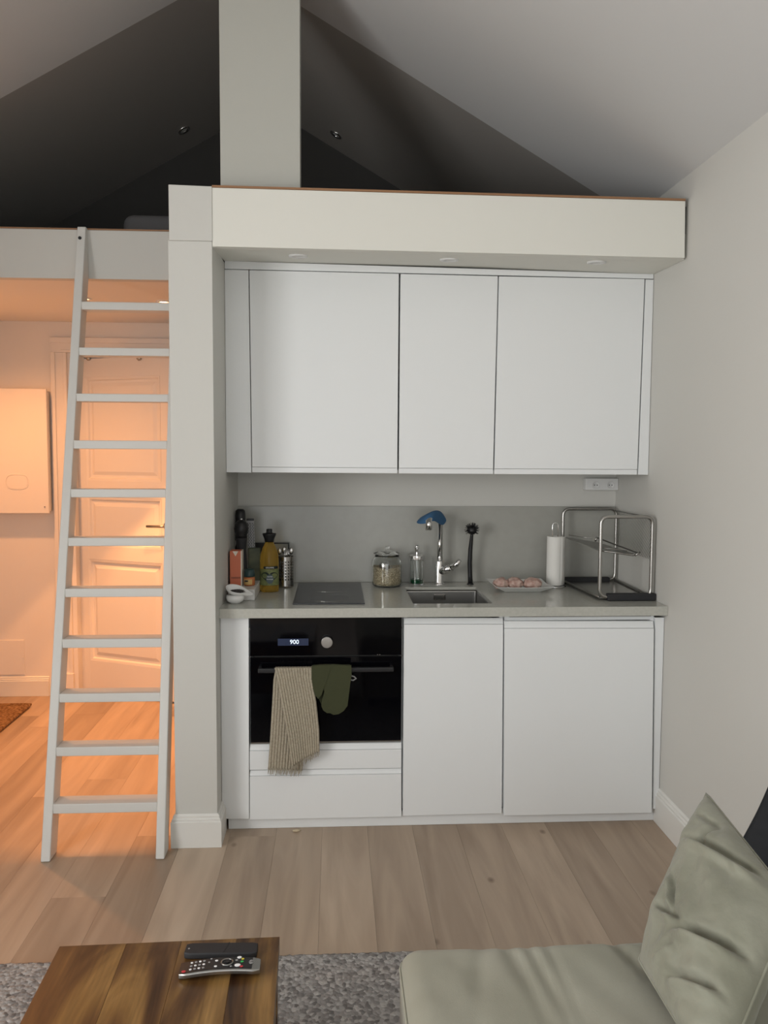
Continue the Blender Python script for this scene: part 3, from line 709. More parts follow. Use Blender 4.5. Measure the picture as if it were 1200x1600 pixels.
bm = Bx((at(489, 1040, 'Y', -.05).x, at(547, 1040, 'Y', -.05).x, -.054, -.028, hz_+.014, hz_+.020)); link('cuff', bm, 'mitt_cloth', t, bev=.002)

# ---------------------------------------------------------------- worktop objects
# tap
fb = wt(686, 911); fb.y = .535; fb.x = at(686, 911, 'Y', .535).x
t = thing('kitchen_tap', 'tall chrome swan-neck kitchen tap with a side lever, behind the sink', 'tap', fb)
link('base', L([(0, 0), (.026, 0), (.026, .003), (.022, .007), (.0195, .012), (.0195, .105), (.017, .112), (0, .112)], fb, 28), 'chrome', t, smooth=True)
topz = at(687, 808, 'Y', .53).z; out = at(670, 823, 'Y', .40)
cxn = fb+Vector((.0, 0, 0)); colx = at(687.5, 850, 'Y', .535).x
hd = Vector((out.x-colx, out.y-fb.y, 0)); hl = hd.length; hd.normalize()
pts = [Vector((colx, fb.y, WZ+.10)), Vector((colx, fb.y, topz-.01))]
zc_ = topz-.01
for i in range(1, 13):
    a = math.pi*i/12; pts.append(Vector((colx, fb.y, zc_))+hd*(hl/2*(1-math.cos(a)))+Vector((0, 0, .020*math.sin(a))))
pts.append(Vector((out.x, out.y, out.z-.006)))
bm = bmesh.new(); tube(bm, pts, .0125, 16); link('spout', bm, 'chrome', t, smooth=True)
bm = bmesh.new(); tube(bm, [Vector((out.x, out.y, out.z+.03)), Vector((out.x, out.y, out.z-.014))], .0145, 18); link('nozzle', bm, 'chrome', t, smooth=True)
la, lb_, lc2 = Vector((fb.x+.006, fb.y-.004, WZ+.062)), at(706, 887, 'Y', .50), at(718.5, 875.5, 'Y', .48)
bm = bmesh.new(); tube(bm, [la, la.lerp(lb_, .55), lb_], [.019, .0185, .0165], 14); tube(bm, [lb_+Vector((-.005, 0, 0)), lb_.lerp(lc2, .5)+Vector((.002, 0, -.002)), lc2], [.0145, .013, .009], 12)
link('lever', bm, 'chrome', t, smooth=True)
# blue cloth draped over the tap: control net in (px, py, Y)
net = [[(646, 819, .44), (655, 810, .47), (660, 806, .51), (668, 812, .54)],
       [(667, 820, .385), (667, 803, .38), (671, 800, .47), (672, 808, .53)],
       [(678, 812, .40), (677, 797.5, .42), (680, 796, .49), (681, 806, .55)],
       [(686, 820, .46), (688, 799, .46), (690, 796.5, .52), (690, 806, .57)],
       [(692.5, 822, .49), (699.5, 814, .51), (695, 808, .54), (694, 812, .57)]]
ctrl = [[at(*c[:2], 'Y', c[2]) for c in r] for r in net]
bm = bmesh.new(); g = [[bm.verts.new(c) for c in r] for r in ctrl]
for i in range(4):
    for j in range(3): bm.faces.new((g[i][j], g[i+1][j], g[i+1][j+1], g[i][j+1]))
setprops(link('dishcloth', bm, 'blue_cloth', None, smooth=True, solid=.002, sub=2), 'blue dishcloth draped over the top of the chrome tap', 'cloth')
# soap dispenser
sp = wt(651, 911); sp.y = .535; sp.x = at(651, 911, 'Y', .535).x; r = .031
hg = at(651, 874, 'Y', .535).z-WZ
t = thing('soap_dispenser', 'clear glass soap dispenser with chrome pump and a little green soap, left of the tap', 'soap dispenser', sp)
link('bottle', L([(0, .0008), (r, .0008), (r, hg-.004), (r*.9, hg-.0), (r*.9-.003, hg), (r-.003, hg-.006), (r-.003, .006), (0, .006)], sp, 32), 'glass', t, smooth=True, bev=.0006)
link('liquid', L([(0, .0065), (r-.0034, .0065), (r-.0034, .025), (0, .025)], sp, 32), 'soap_green', t)
link('collar', L([(0, hg+.001), (r+.002, hg+.001), (r+.002, hg+.018), (r-.004, hg+.021), (0, hg+.021)], sp, 32), 'chrome', t, smooth=True, bev=.001)
pump = link('pump', L([(0, hg+.021), (.009, hg+.021), (.007, hg+.026), (.007, hg+.042), (.0098, hg+.046), (.0098, hg+.060), (.007, hg+.066), (0, hg+.067)], sp, 20), 'chrome', t, smooth=True)
bm = bmesh.new(); tube(bm, [sp+Vector((0, 0, hg)), sp+Vector((.003, 0, .010))], .0025, 8); tube(bm, [sp+Vector((0, 0, hg+.056)), sp+Vector((-.002, -.028, hg+.052))], .004, 8)
link('dip_tube', bm, 'white_plastic', pump)
# oats jar
jp = wt(604, 911); jp.y = .50; jp.x = at(604.5, 911, 'Y', .5).x
sc = 1/(FPX/(.5-CAM.y)); R_ = 23.6*sc
zs_ = lambda py: at(604, py, 'Y', .5).z-WZ
t = thing('storage_jar', 'round clear glass storage jar with a flared glass lid, holding oats', 'jar', jp)
hb = zs_(868)
prof = [(0, .0008), (R_*.85, .0008), (R_*.97, .008), (R_, .02), (R_, hb-.035), (R_*.97, hb-.02), (R_*.82, hb-.006), (R_*.80, hb+.004),
        (R_*.80-.003, hb+.004), (R_*.82-.003, hb-.007), (R_*.97-.0035, hb-.021), (R_-.0035, hb-.036), (R_-.0035, .022), (R_*.94, .011), (R_*.82, .0055), (0, .005)]
link('vessel', L(prof, jp, 40), 'glass', t, smooth=True)
lidp = [(0, hb+.0055), (R_*.72, hb+.0055), (R_*.90, hb+.008), (R_*.92, hb+.011), (R_*.90, hb+.0125), (R_*.6, hb+.019), (R_*.2, hb+.024), (.006, hb+.026), (.011, hb+.033), (.011, hb+.039), (.005, hb+.043), (0, hb+.0435)]
link('lid', L(lidp, jp, 40), 'glass', t, smooth=True)
bm = bmesh.new(); zo1 = zs_(892); zo2 = zs_(884)
prof = [(0, .0058), (R_*.80, .0062), (R_*.92, .0118), (R_-.0042, .023)]
N_ = 40; rings = []
for r0, z in prof+[(R_-.0042, .045)]: rings.append([(r0, z)]*N_)
def topz_(x, y): return zo1+ (zo2-zo1)*(.5+.5*abs(x)/R_*1.2)+.0025*noise.noise(Vector((x*160, y*160, 3)))
V = []
for r0, z in prof:
    V.append([bm.verts.new(jp+Vector((r0*math.cos(2*math.pi*i/N_), r0*math.sin(2*math.pi*i/N_), z))) for i in range(N_)] if r0 > 0 else None)
c0v = bm.verts.new(jp+Vector((0, 0, .0058))); V[0] = None
for i in range(N_): bm.faces.new((c0v, V[1][(i+1) % N_], V[1][i]))
for k in range(12):
    rr = (R_-.0042)*(1-k/12); V.append([bm.verts.new(jp+Vector((rr*math.cos(2*math.pi*i/N_), rr*math.sin(2*math.pi*i/N_), topz_(rr*math.cos(2*math.pi*i/N_), rr*math.sin(2*math.pi*i/N_))))) for i in range(N_)])
V = V[1:]
for a, b in zip(V, V[1:]):
    for i in range(N_): bm.faces.new((a[i], a[(i+1) % N_], b[(i+1) % N_], b[i]))
tc_ = bm.verts.new(jp+Vector((0, 0, zo1)))
for i in range(N_): bm.faces.new((V[-1][i], V[-1][(i+1) % N_], tc_))
setprops(link('rolled_oats', bm, 'oats', None, smooth=True), 'pale rolled oats filling the lower half of the glass jar', 'oats', kind='stuff')
sp_ = jp+Vector((-.012, -.015, zo1+.006)); rot = Matrix.Rotation(math.radians(72), 3, 'Y') @ Matrix.Rotation(math.radians(10), 3, 'X')
t = thing('measuring_scoop', 'small steel measuring cup lying on the oats inside the jar', 'scoop', sp_)
link('cup', L([(0, -.018), (.017, -.018), (.021, -.012), (.023, .020), (.0242, .020), (.0222, -.013), (.018, -.0192), (0, -.0192)], sp_+Vector((0, 0, .016)), 24, Matrix.Rotation(math.radians(-12), 3, 'Y') @ Matrix.Rotation(math.radians(180), 3, 'X')), 'steel', t, smooth=True)
bm = bmesh.new(); tube(bm, [sp_+Vector((.014, 0, .004)), sp_+Vector((.036, .002, .012))], .004, 8); link('handle', bm, 'steel', t, smooth=True)
# dish brush
bp0 = wt(735, 911); bp0.y = .535; bp0.x = at(735, 911, 'Y', .535).x
t = thing('dish_brush', 'black dish brush standing upright on its foot, right of the tap', 'brush', bp0)
P_ = [at(735, 911, 'Y', .535), at(734.5, 900, 'Y', .535), at(734, 880, 'Y', .535), at(735, 858, 'Y', .53), at(737, 838, 'Y', .525), at(737.5, 832, 'Y', .52)]
P_[0].z = WZ+.001
bm = bmesh.new(); tube(bm, P_, [.0115, .0105, .0105, .010, .0075, .0065], 12); lathe(bm, [(0, 0.0006), (.0145, 0.0006), (.0155, .003), (.012, .006), (0, .006)], bp0, 20)
link('handle', bm, 'black_plastic', t, smooth=True)
hc = at(737.5, 828, 'Y', .505)
bm = L([(0, -.019), (.012, -.017), (.020, -.008), (.022, .002), (.019, .012), (.011, .018), (0, .019)], hc, 20, Matrix.Rotation(math.radians(60), 3, 'X')); link('head', bm, 'black_plastic', t, smooth=True)
bm = bmesh.new()
for i in range(190):
    a = random.uniform(0, 2*math.pi); e_ = random.uniform(-.35, 1.2)
    d_ = Vector((math.cos(a)*math.cos(e_), -math.sin(e_)*.9, math.sin(a)*math.cos(e_))).normalized()
    if d_.z < -.55: continue
    tube(bm, [hc+d_*.013, hc+d_*random.uniform(.030, .036)], [.0013, .0009], 4)
o = link('bristles', bm, 'black_plastic', t); o['kind'] = 'stuff'
# plate with food
Yp0, Yp1 = .27, .50
pc = Vector((at(812, 915, 'Y', .38).x, .385, WZ))
t = thing('plate', 'square white porcelain plate right of the sink', 'plate', pc)
bm = bmesh.new(); rings = []
for hw, hd_, z in ((.001, .001, .0075), (.072, .062, .0075), (.078, .068, .0095), (.124, .120, .031), (.128, .124, .030), (.082, .072, .004), (.078, .068, .0008), (.070, .060, .0008), (.001, .001, .002)):
    ring = []
    for sx, sy in ((-1, -1), (0, -1), (1, -1), (1, 0), (1, 1), (0, 1), (-1, 1), (-1, 0)):
        k = .955 if 0 in (sx, sy) and hw > .1 else 1; kz = -.004 if 0 in (sx, sy) and hw > .1 else 0
        ring.append(bm.verts.new(pc+Vector((sx*hw*k, sy*hd_*k, z+kz))))
    rings.append(ring)
for a, b in zip(rings, rings[1:]):
    for i in range(8): bm.faces.new((a[i], a[(i+1) % 8], b[(i+1) % 8], b[i]))
bm.faces.new(rings[0]); bm.faces.new(rings[-1][::-1])
link('dish', bm, 'ceramic', t, bev=.0015)
def blob(c, rx, ry, rz, seed, m, amp=.16, n=18, rz_rot=0, freq=2.2):
    bm = bmesh.new(); bmesh.ops.create_icosphere(bm, subdivisions=4, radius=1)
    for v in bm.verts:
        d_ = v.co.normalized(); k = 1+amp*noise.noise(d_*freq+Vector((seed, 0, 0)))+.05*noise.noise(d_*9+Vector((seed, 5, 0)))
        p = Vector((d_.x*rx*k, d_.y*ry*k, d_.z*rz*k)); p.z = max(p.z, -rz*.82); v.co = Matrix.Rotation(rz_rot, 3, 'Z') @ p
    bmesh.ops.translate(bm, vec=Vector(c), verts=bm.verts); return bm
zz = WZ+.0078
for (px, rx, ry, rz, sd, lb) in ((783, .033, .036, .026, 1, 'small pink crumpled piece of meat at the left of the plate'), (804.5, .036, .036, .026, 5, 'middle pink folded piece of meat on the white plate'), (832, .042, .038, .026, 9, 'largest smooth pink piece of meat at the right of the plate')):
    c = Vector((at(px, 908, 'Y', .37).x, .37, zz+rz*.83))
    setprops(link('meat_piece', blob(c, rx, ry, rz, sd, 'meat', .22 if sd < 9 else .12), 'meat', None, smooth=True), lb, 'food', 'meat pieces on the plate')
# paper towel holder
hp = Vector((at(866, 908, 'Y', .46).x, .46, WZ)); zr0, zr1 = .010, at(866, 838, 'Y', .46).z-WZ
t = thing('paper_towel_holder', 'chrome wire kitchen roll holder with a loop top, left of the dish rack', 'holder', hp)
bm = L([(0, .0008), (.049, .0008), (.051, .003), (.047, .0055), (0, .0065)], hp, 32); link('base', bm, 'chrome', t, smooth=True)
zl = at(866, 817, 'Y', .46).z
bm = bmesh.new(); hw_ = .0125
tube(bm, [hp+Vector((-hw_, 0, .006)), Vector((hp.x-hw_, hp.y, zl-hw_))]+[Vector((hp.x-hw_*math.cos(a), hp.y, zl-hw_+hw_*math.sin(a))) for a in [math.pi*i/8 for i in range(1, 8)]]+[Vector((hp.x+hw_, hp.y, zl-hw_)), hp+Vector((hw_, 0, .006))], .0026, 8)
link('loop_rod', bm, 'chrome', t, smooth=True)
rr = 12.6*sc
t = thing('paper_towel_roll', 'slim white kitchen paper roll on the chrome holder', 'paper roll', hp+Vector((0, 0, .009)))
bm = L([(.0165, .009), (rr, .009), (rr, zr1), (.0165, zr1), (.0165, .009)], hp, 36); link('roll', bm, 'paper', t, smooth=False, bev=.001)
bm = bmesh.new(); xx = [hp.x+rr*.7, hp.x+rr*1.0, hp.x+rr*1.28]; 
gridmesh(bm, lambda u, v: Vector((hp.x+rr*.55+rr*.78*u, hp.y-rr*.80+rr*.9*u*u, WZ+.010+(zr1-.010)*v)), 8, 4); link('loose_sheet', bm, 'paper', t, smooth=True, solid=.001)
# dish rack
t = thing('dish_rack', 'stainless steel two-tier tube dish rack with black rubber feet, in the right corner', 'dish rack', (.87, .33, WZ))
Yf, Yb = .10, .55
FL_, FR_ = at(936, 930, 'Y', Yf).x, at(1031.5, 930, 'Y', Yf).x
if FR_ > XR-.022: FR_ = XR-.022
BL_, BR_ = at(879, 850, 'Y', Yb).x, at(962, 850, 'Y', Yb).x
zft, zbt = at(985, 807.5, 'Y', Yf).z, at(920, 795, 'Y', Yb).z
z0 = WZ+.016
tr_ = .0076
def frame(x0, x1, y, zt, nm):
    bm = bmesh.new(); tube(bm, arc_pts([(x0, y, z0), (x0, y, zt), (x1, y, zt), (x1, y, z0)], .032, 6, True), tr_, 12, True); return link(nm, bm, 'steel', t, smooth=True)
frame(FL_+.001, FR_, Yf, zft, 'front_frame'); frame(BL_, BR_, Yb, zbt, 'back_frame')
bm = bmesh.new(); tube(bm, [(BR_-.004, Yb, zbt-.008), (FR_-.02, Yf, zft-.002)], .003, 8)
link('side_rail', bm, 'steel_dark', t, smooth=True)
link('side_rail', tube(bmesh.new(), [(BR_, Yb, z0), (FR_, Yf, z0)], .0045, 8), 'steel_dark', t, smooth=True); bm = tube(bmesh.new(), [(BL_, Yb, z0), (FL_, Yf, z0)], .0045, 8)
link('side_rail', bm, 'steel_dark', t, smooth=True)
# diagonal wire mesh on the wall side
bm = bmesh.new(); n = 26
def sidept(u, v):   # u back->front, v bottom->top
    x = (BR_+(FR_-BR_)*u)-.001; y = Yb+(Yf-Yb)*u; zb2 = at(962, 855, 'Y', Yb).z; zt2_ = (zbt-.014)*(1-u)+(zft-.008)*u
    return Vector((x, y, zb2+(zt2_-zb2)*v))
for i in range(-10, n):
    u0 = i/n; seg = []
    a, b = max(0, -u0/.38) if u0 < 0 else 0, 1
    p0u = u0; p1u = u0+.38
    va = 0 if u0 >= 0 else -u0/.38; vb = 1 if p1u <= 1 else (1-u0)/.38
    if vb-va < .03: continue
    tube(bm, [sidept(max(0, u0+.38*va), va), sidept(min(1, u0+.38*vb), vb)], .0011, 4)
o = link('side_mesh', bm, 'steel_dark', t); o['kind'] = 'stuff'
# folded upper shelf
bm = bmesh.new()
sA, sB, sC, sD = at(881, 839.5, 'Y', .50), at(935, 851, 'Y', .50), at(998, 866.5, 'Y', .14), at(935, 860.5, 'Y', .11)
prism(bm, [at(882, 840, 'Y', .50), at(935, 848.5, 'Y', .46), at(990, 866, 'Y', .15), at(936, 861, 'Y', .12)], (0, 0, .003))
sh = link('upper_shelf', bm, 'steel_dark', t)
bm = bmesh.new(); tube(bm, [at(936, 860, 'Y', .115), at(990, 868, 'Y', .12), at(998, 864.5, 'Y', .14), at(934, 840.5, 'Y', .34)], .0032, 8)
tube(bm, [at(889, 836, 'Y', .50), at(925, 841.5, 'Y', .40)], .0018, 6); tube(bm, [at(940, 856, 'Y', .12), at(980, 861, 'Y', .13)], .0018, 6)
tube(bm, [at(930, 846, 'Y', .34), at(933, 839, 'Y', .34)], .004, 8); tube(bm, [at(992, 868, 'Y', .13), at(1000, 863, 'Y', .13)], .0045, 8)
link('shelf_wire', bm, 'steel', sh, smooth=True)
bm = bmesh.new(); prism(bm, [(FL_+.004, Yf+.006, WZ+.008), (FR_-.004, Yf+.006, WZ+.008), (BR_-.004, Yb-.006, WZ+.008), (BL_+.004, Yb-.006, WZ+.008)], (0, 0, .004))
link('drip_tray', bm, 'steel', t, bev=.001)
for nm, xa, xb, y, h_ in (('rubber_foot', at(948, 930, 'Y', Yf).x, min(at(1034, 930, 'Y', Yf).x, XR-.003), Yf, .030), ('rubber_foot', BL_-.004, at(952, 900, 'Y', Yb).x, Yb, .028)):
    link(nm, Bx((xa, xb, y-.014, y+.014, WZ+.0008, WZ+.0008+h_)), 'black_matte', t, bev=.005, seg=3)
# outlet under the wall cabinet
oa, ob = at(915, 748, 'Y', YB-.04), at(966, 766, 'Y', YB-.04)
t = thing('power_outlet', 'grey double power outlet mounted under the right wall cabinet', 'outlet', ((oa.x+ob.x)/2, YB, ob.z))
link('housing', Bx((oa.x, ob.x, YB-.042, YB-.0005, ob.z, oa.z+.002)), 'white_plastic', t, bev=.003)
for px in (931, 954):
    c = at(px, 758, 'Y', YB-.043)
    s_ = link('socket', L([(.0185, .0), (.0165, .0025), (.015, .0005), (0, .0003), (0, 0)], (c.x, YB-.0425, c.z), 24, FRONT), 'white_plastic', t, smooth=True)
    bm = bmesh.new()
    for dx in (-.006, .006): lathe(bm, [(0, 0), (.0024, 0), (.0024, .0012), (0, .0012)], (c.x+dx, YB-.0435, c.z), 10, FRONT)
    link('socket_hole', bm, 'black_matte', s_)
bm = bmesh.new(); tube(bm, arc_pts([at(971.5, 741, 'Y', .55), at(973, 750, 'Y', .57), at(969.5, 760, 'Y', .585), at(964, 770, 'Y', .60)], .02), .0015, 6); link('cable', bm, 'grey_print', t, smooth=True)

# --- left cluster
# white tray box
ta, tb = at(350, 937, 'Y', .145), at(398, 937, 'Y', .145); tz = at(398, 921.5, 'Y', .145).z
t = setprops(link('stone_block', Bx((XP1+.012, tb.x, .150, .42, WZ+.0006, tz)), 'stone_white', None, bev=.002), 'low white stone block carrying the orange carton, in the left worktop corner', 'block')
# carton
ca, cb = at(359.5, 915, 'Y', .24), at(378, 915, 'Y', .24); cz = at(368, 861, 'Y', .24).z
t = thing('food_carton', 'tall orange food carton with a cream folded corner, on the white block', 'carton', ((ca.x+cb.x)/2, .265, tz))
link('box', Bx((ca.x, cb.x, .24, .30, tz+.0006, cz)), 'orange_card', t, bev=.0008)
bm = bmesh.new(); m_ = (ca.x+cb.x)/2-.002; prism(bm, [(m_-.011, .2392, cz-.001), (m_+.012, .2392, cz-.001), (m_+.001, .2392, cz-.022)], (0, .0005, 0)); link('folded_corner', bm, 'cream_print', t)
text('HARISSA', .0100, ((ca.x+cb.x)/2, .2392, tz+.034), FRONT, 'black_matte', t)
link('side_stripe', Bx((cb.x-.004, cb.x+.0004, .2396, .3005, tz+.0006, cz+.0002)), 'cream_print', t)
# spice jar
jc = Vector((at(389.5, 915, 'Y', .25).x, .255, tz+.0006)); zl0, zl1 = at(389, 901, 'Y', .25).z-jc.z, at(389, 890, 'Y', .25).z-jc.z
t = thing('spice_jar', 'small amber spice jar with a dark green lid, beside the orange carton', 'jar', jc)
link('glass_body', L([(0, 0), (.021, 0), (.0235, .004), (.0235, zl0-.006), (.020, zl0), (0, zl0)], jc, 24), 'orange_glass', t, smooth=True)
bm = bmesh.new()
for k in range(10):
    a0, a1 = math.radians(215+k*9), math.radians(215+(k+1)*9)
    v = [bm.verts.new(jc+Vector((.0239*math.cos(a), .0239*math.sin(a), z))) for a, z in ((a0, .006), (a1, .006), (a1, zl0-.009), (a0, zl0-.009))]; bm.faces.new(v)
lb = link('label', bm, 'mustard', t, smooth=True)
link('brand_bar', Bx((jc.x-.017, jc.x-.003, jc.y-.0246, jc.y-.020, zl0+jc.z-.019, zl0+jc.z-.013)), 'black_matte', lb)
link('lid', L([(0, zl0), (.0225, zl0), (.0235, zl0+.003), (.0225, zl1), (.018, zl1+.002), (0, zl1+.002)], jc, 28), 'dark_green_lid', t, smooth=True)
# pepper mill
mx = at(377.5, 900, 'Y', .34).x
mz = lambda py: at(377, py, 'Y', .34).z
pm = Vector((mx, .345, tz+.0006)); k1 = 1/(FPX/(.34-CAM.y))
t = thing('pepper_mill', 'tall turned black pepper mill behind the orange carton', 'pepper mill', pm)
Zb_ = pm.z
link('body', L([(0, 0), (.029, 0), (.030, .01), (.026, .03), (.022, .07), (.020, .11), (mz(860)-Zb_ and .019, mz(860)-Zb_), (.022, mz(848)-Zb_), (.024, mz(843)-Zb_), (.0235, mz(840)-Zb_), (0, mz(840)-Zb_)], pm, 28), 'black_matte', t, smooth=True)
link('head', L([(0, mz(839.5)-Zb_), (.024, mz(839.5)-Zb_), (.0235, mz(836)-Zb_), (.027, mz(832)-Zb_), (.030, mz(826)-Zb_), (.027, mz(819)-Zb_), (.020, mz(815)-Zb_), (.010, mz(813)-Zb_), (0, mz(812.5)-Zb_)], pm, 28), 'black_plastic', t, smooth=True)
link('nut', L([(0, mz(813)-Zb_), (.005, mz(813)-Zb_), (.006, mz(811)-Zb_), (0, mz(809.5)-Zb_)], pm, 12), 'chrome', t, smooth=True)
# utensil standing behind: black wide spatula handle
YK = .47
a_, b_ = at(365.5, 797, 'Y', YK), at(382, 797, 'Y', YK)
if a_.x < XP1+.004: sh_ = XP1+.004-a_.x
else: sh_ = 0
t = thing('black_bottle', 'tall rounded black bottle behind the pepper mill, against the niche wall', 'bottle', ((a_.x+b_.x)/2+sh_, YK, WZ))
ctr = Vector(((a_.x+b_.x)/2+sh_, YK, WZ)); ht = at(374, 795.5, 'Y', YK).z-WZ; r0 = (b_.x-a_.x)/2
link('bottle_body', L([(0, .0006), (r0*1.05, .0006), (r0*1.08, .01), (r0*1.05, ht*.52), (r0*.85, ht*.56), (r0*.85, ht*.60), (0, ht*.60)], ctr, 28), 'black_matte', t, smooth=True)
link('cap', L([(0, ht*.602), (r0*.98, ht*.602), (r0, ht*.62), (r0, ht*.93), (r0*.9, ht*.98), (r0*.6, ht), (0, ht)], ctr, 28), 'black_plastic', t, smooth=True)
# grater
ga, gb = at(385.5, 811, 'Y', .42), at(396.5, 811, 'Y', .42); gz = at(399, 905, 'Y', .42)
t = thing('grater', 'slim upright steel grater with a black end cap, behind the bottle', 'grater', (gb.x, .42, WZ))
bm = bmesh.new(); dxb = .012
prism(bm, [ga+Vector((0, 0, -.006)), gb+Vector((0, 0, -.006)), Vector((gb.x+dxb, .42, WZ+.001)), Vector((ga.x+dxb, .42, WZ+.001))], (0, .004, 0)); bl = link('blade', bm, 'grey_print', t)
link('end_cap', Bx((ga.x-.001, gb.x+.001, .417, .427, ga.z-.007, ga.z+.002)), 'black_plastic', t, bev=.002)
bm = bmesh.new(); H__ = ga.z-WZ
for i in range(24):
    f = .04+i*.022; 
    for j in range(3):
        x = ga.x+dxb*f+.005+(gb.x-ga.x-.010)*j/2+(.002 if i % 2 else -.001); box(bm, x-.0022, x+.0016, .4185, .4200, ga.z-.006-H__*f-.0028, ga.z-.006-H__*f+.0012)
link('teeth', bm, 'black_matte', bl)['kind'] = 'stuff'
# olive pouch
t = thing('olive_packet', 'dull olive food packet standing behind the oil bottle', 'packet', (-.6, .40, WZ))
pa, pb = at(388, 856, 'Y', .40), at(407, 852, 'Y', .40)
link('pouch', Bx((pa.x, pb.x, .388, .414, WZ+.0008, pa.z)), 'olive_card', t, bev=.004)
# black thin stand (tablet) against splashback
a_, b_ = at(398, 848, 'Y', .575), at(452, 848, 'Y', .575)
t = thing('black_tray', 'thin black framed board leaning on the splashback behind the bottle', 'board', ((a_.x+b_.x)/2, .58, WZ))
fr = .006
link('frame', Bx((a_.x, b_.x, .575, .585, a_.z-fr, a_.z), (a_.x, a_.x+fr, .575, .585, WZ+.001, a_.z-fr), (b_.x-fr, b_.x, .575, .585, WZ+.001, a_.z-fr), (a_.x+fr, b_.x-fr, .575, .585, WZ+.001, WZ+.008)), 'black_plastic', t, bev=.001)
link('board', Bx((a_.x+fr, (a_.x+b_.x)/2, .578, .583, WZ+.008, a_.z-fr)), 'black_matte', t)
# vinegar/soap bottle
bc = Vector((at(421, 915, 'Y', .36).x, .365, WZ)); k2 = 1/(FPX/(.35-CAM.y)); z_ = lambda py: at(421, py, 'Y', .35).z-WZ
RB = 14.6*k2
t = thing('soap_bottle', 'clear bottle of amber liquid soap with a black flip cap and green heart label', 'bottle', bc)
zn = z_(847)
oval = lambda bm: bmesh.ops.scale(bm, vec=(1, .72, 1), space=Matrix.Translation(-bc), verts=bm.verts)
bm = L([(0, .0008), (RB*.95, .0008), (RB, .006), (RB, z_(878)), (RB*.97, z_(868)), (RB*.78, z_(858)), (RB*.50, z_(850)), (RB*.46, zn), (0, zn)], bc, 36); oval(bm)
link('bottle_body', bm, 'vinegar', t, smooth=True)
bm = L([(0, zn), (RB*.50, zn), (RB*.52, z_(843)), (RB*.72, z_(836)), (RB*.74, z_(834)), (RB*.40, z_(833.5)), (RB*.32, z_(832)), (RB*.32, z_(828)), (RB*.28, z_(827)), (0, z_(827))], bc, 28); link('cap', bm, 'black_plastic', t, smooth=True)
bm = bmesh.new()
def lab(u, v, rr=1.012, a0=190, a1=350, p0=914, p1=889):
    a = math.radians(a0+(a1-a0)*u); return bc+Vector((RB*rr*math.cos(a), RB*rr*.72*math.sin(a), z_(p0)+(z_(p1)-z_(p0))*v))
gridmesh(bm, lambda u, v: lab(u, v), 20, 2); lb = link('label', bm, 'label_green', t, smooth=True)
bm = bmesh.new(); gridmesh(bm, lambda u, v: lab(u, v, 1.02, 235, 335, 888.5, 884.5), 12, 1); link('label_band', bm, 'label_dark', lb, smooth=True)
# heart on label
bm = bmesh.new(); hv = []
for i in range(40):
    s = 2*math.pi*i/40; hx = 16*math.sin(s)**3/16; hy = (13*math.cos(s)-5*math.cos(2*s)-2*math.cos(3*s)-math.cos(4*s))/15
    x = hx*.86*RB+.002; zc2 = z_(901)+hy*.026; y = -RB*.72*math.sqrt(max(0, 1-(x/RB/1.03)**2))*1.03
    hv.append(bm.verts.new(bc+Vector((x, y-.0005, zc2))))
cc = bm.verts.new(bc+Vector((.002, -RB*.72*1.03-.0005, z_(901))))
for i in range(40): bm.faces.new((cc, hv[i], hv[(i+1) % 40]))
link('label_heart', bm, 'label_dark', lb)
bm = bmesh.new(); prism(bm, [bc+Vector((.004+.0155*math.cos(2*math.pi*i/24), -RB*.74-.0018, z_(904)+.020*math.sin(2*math.pi*i/24))) for i in range(24)], (0, .0004, 0)); link('label_badge', bm, 'label_slate', lb)
text('GRUMME', .0085, (bc.x+.004, bc.y-RB*.74-.0012, bc.z+z_(886.5)), FRONT, 'white_print', lb)
text('VINTER', .0068, (bc.x+.004, bc.y-RB*.74-.0026, bc.z+z_(900.5)), FRONT, 'white_print', lb)
text('VINÄGER', .0068, (bc.x+.004, bc.y-RB*.74-.0026, bc.z+z_(904.5)), FRONT, 'white_print', lb)
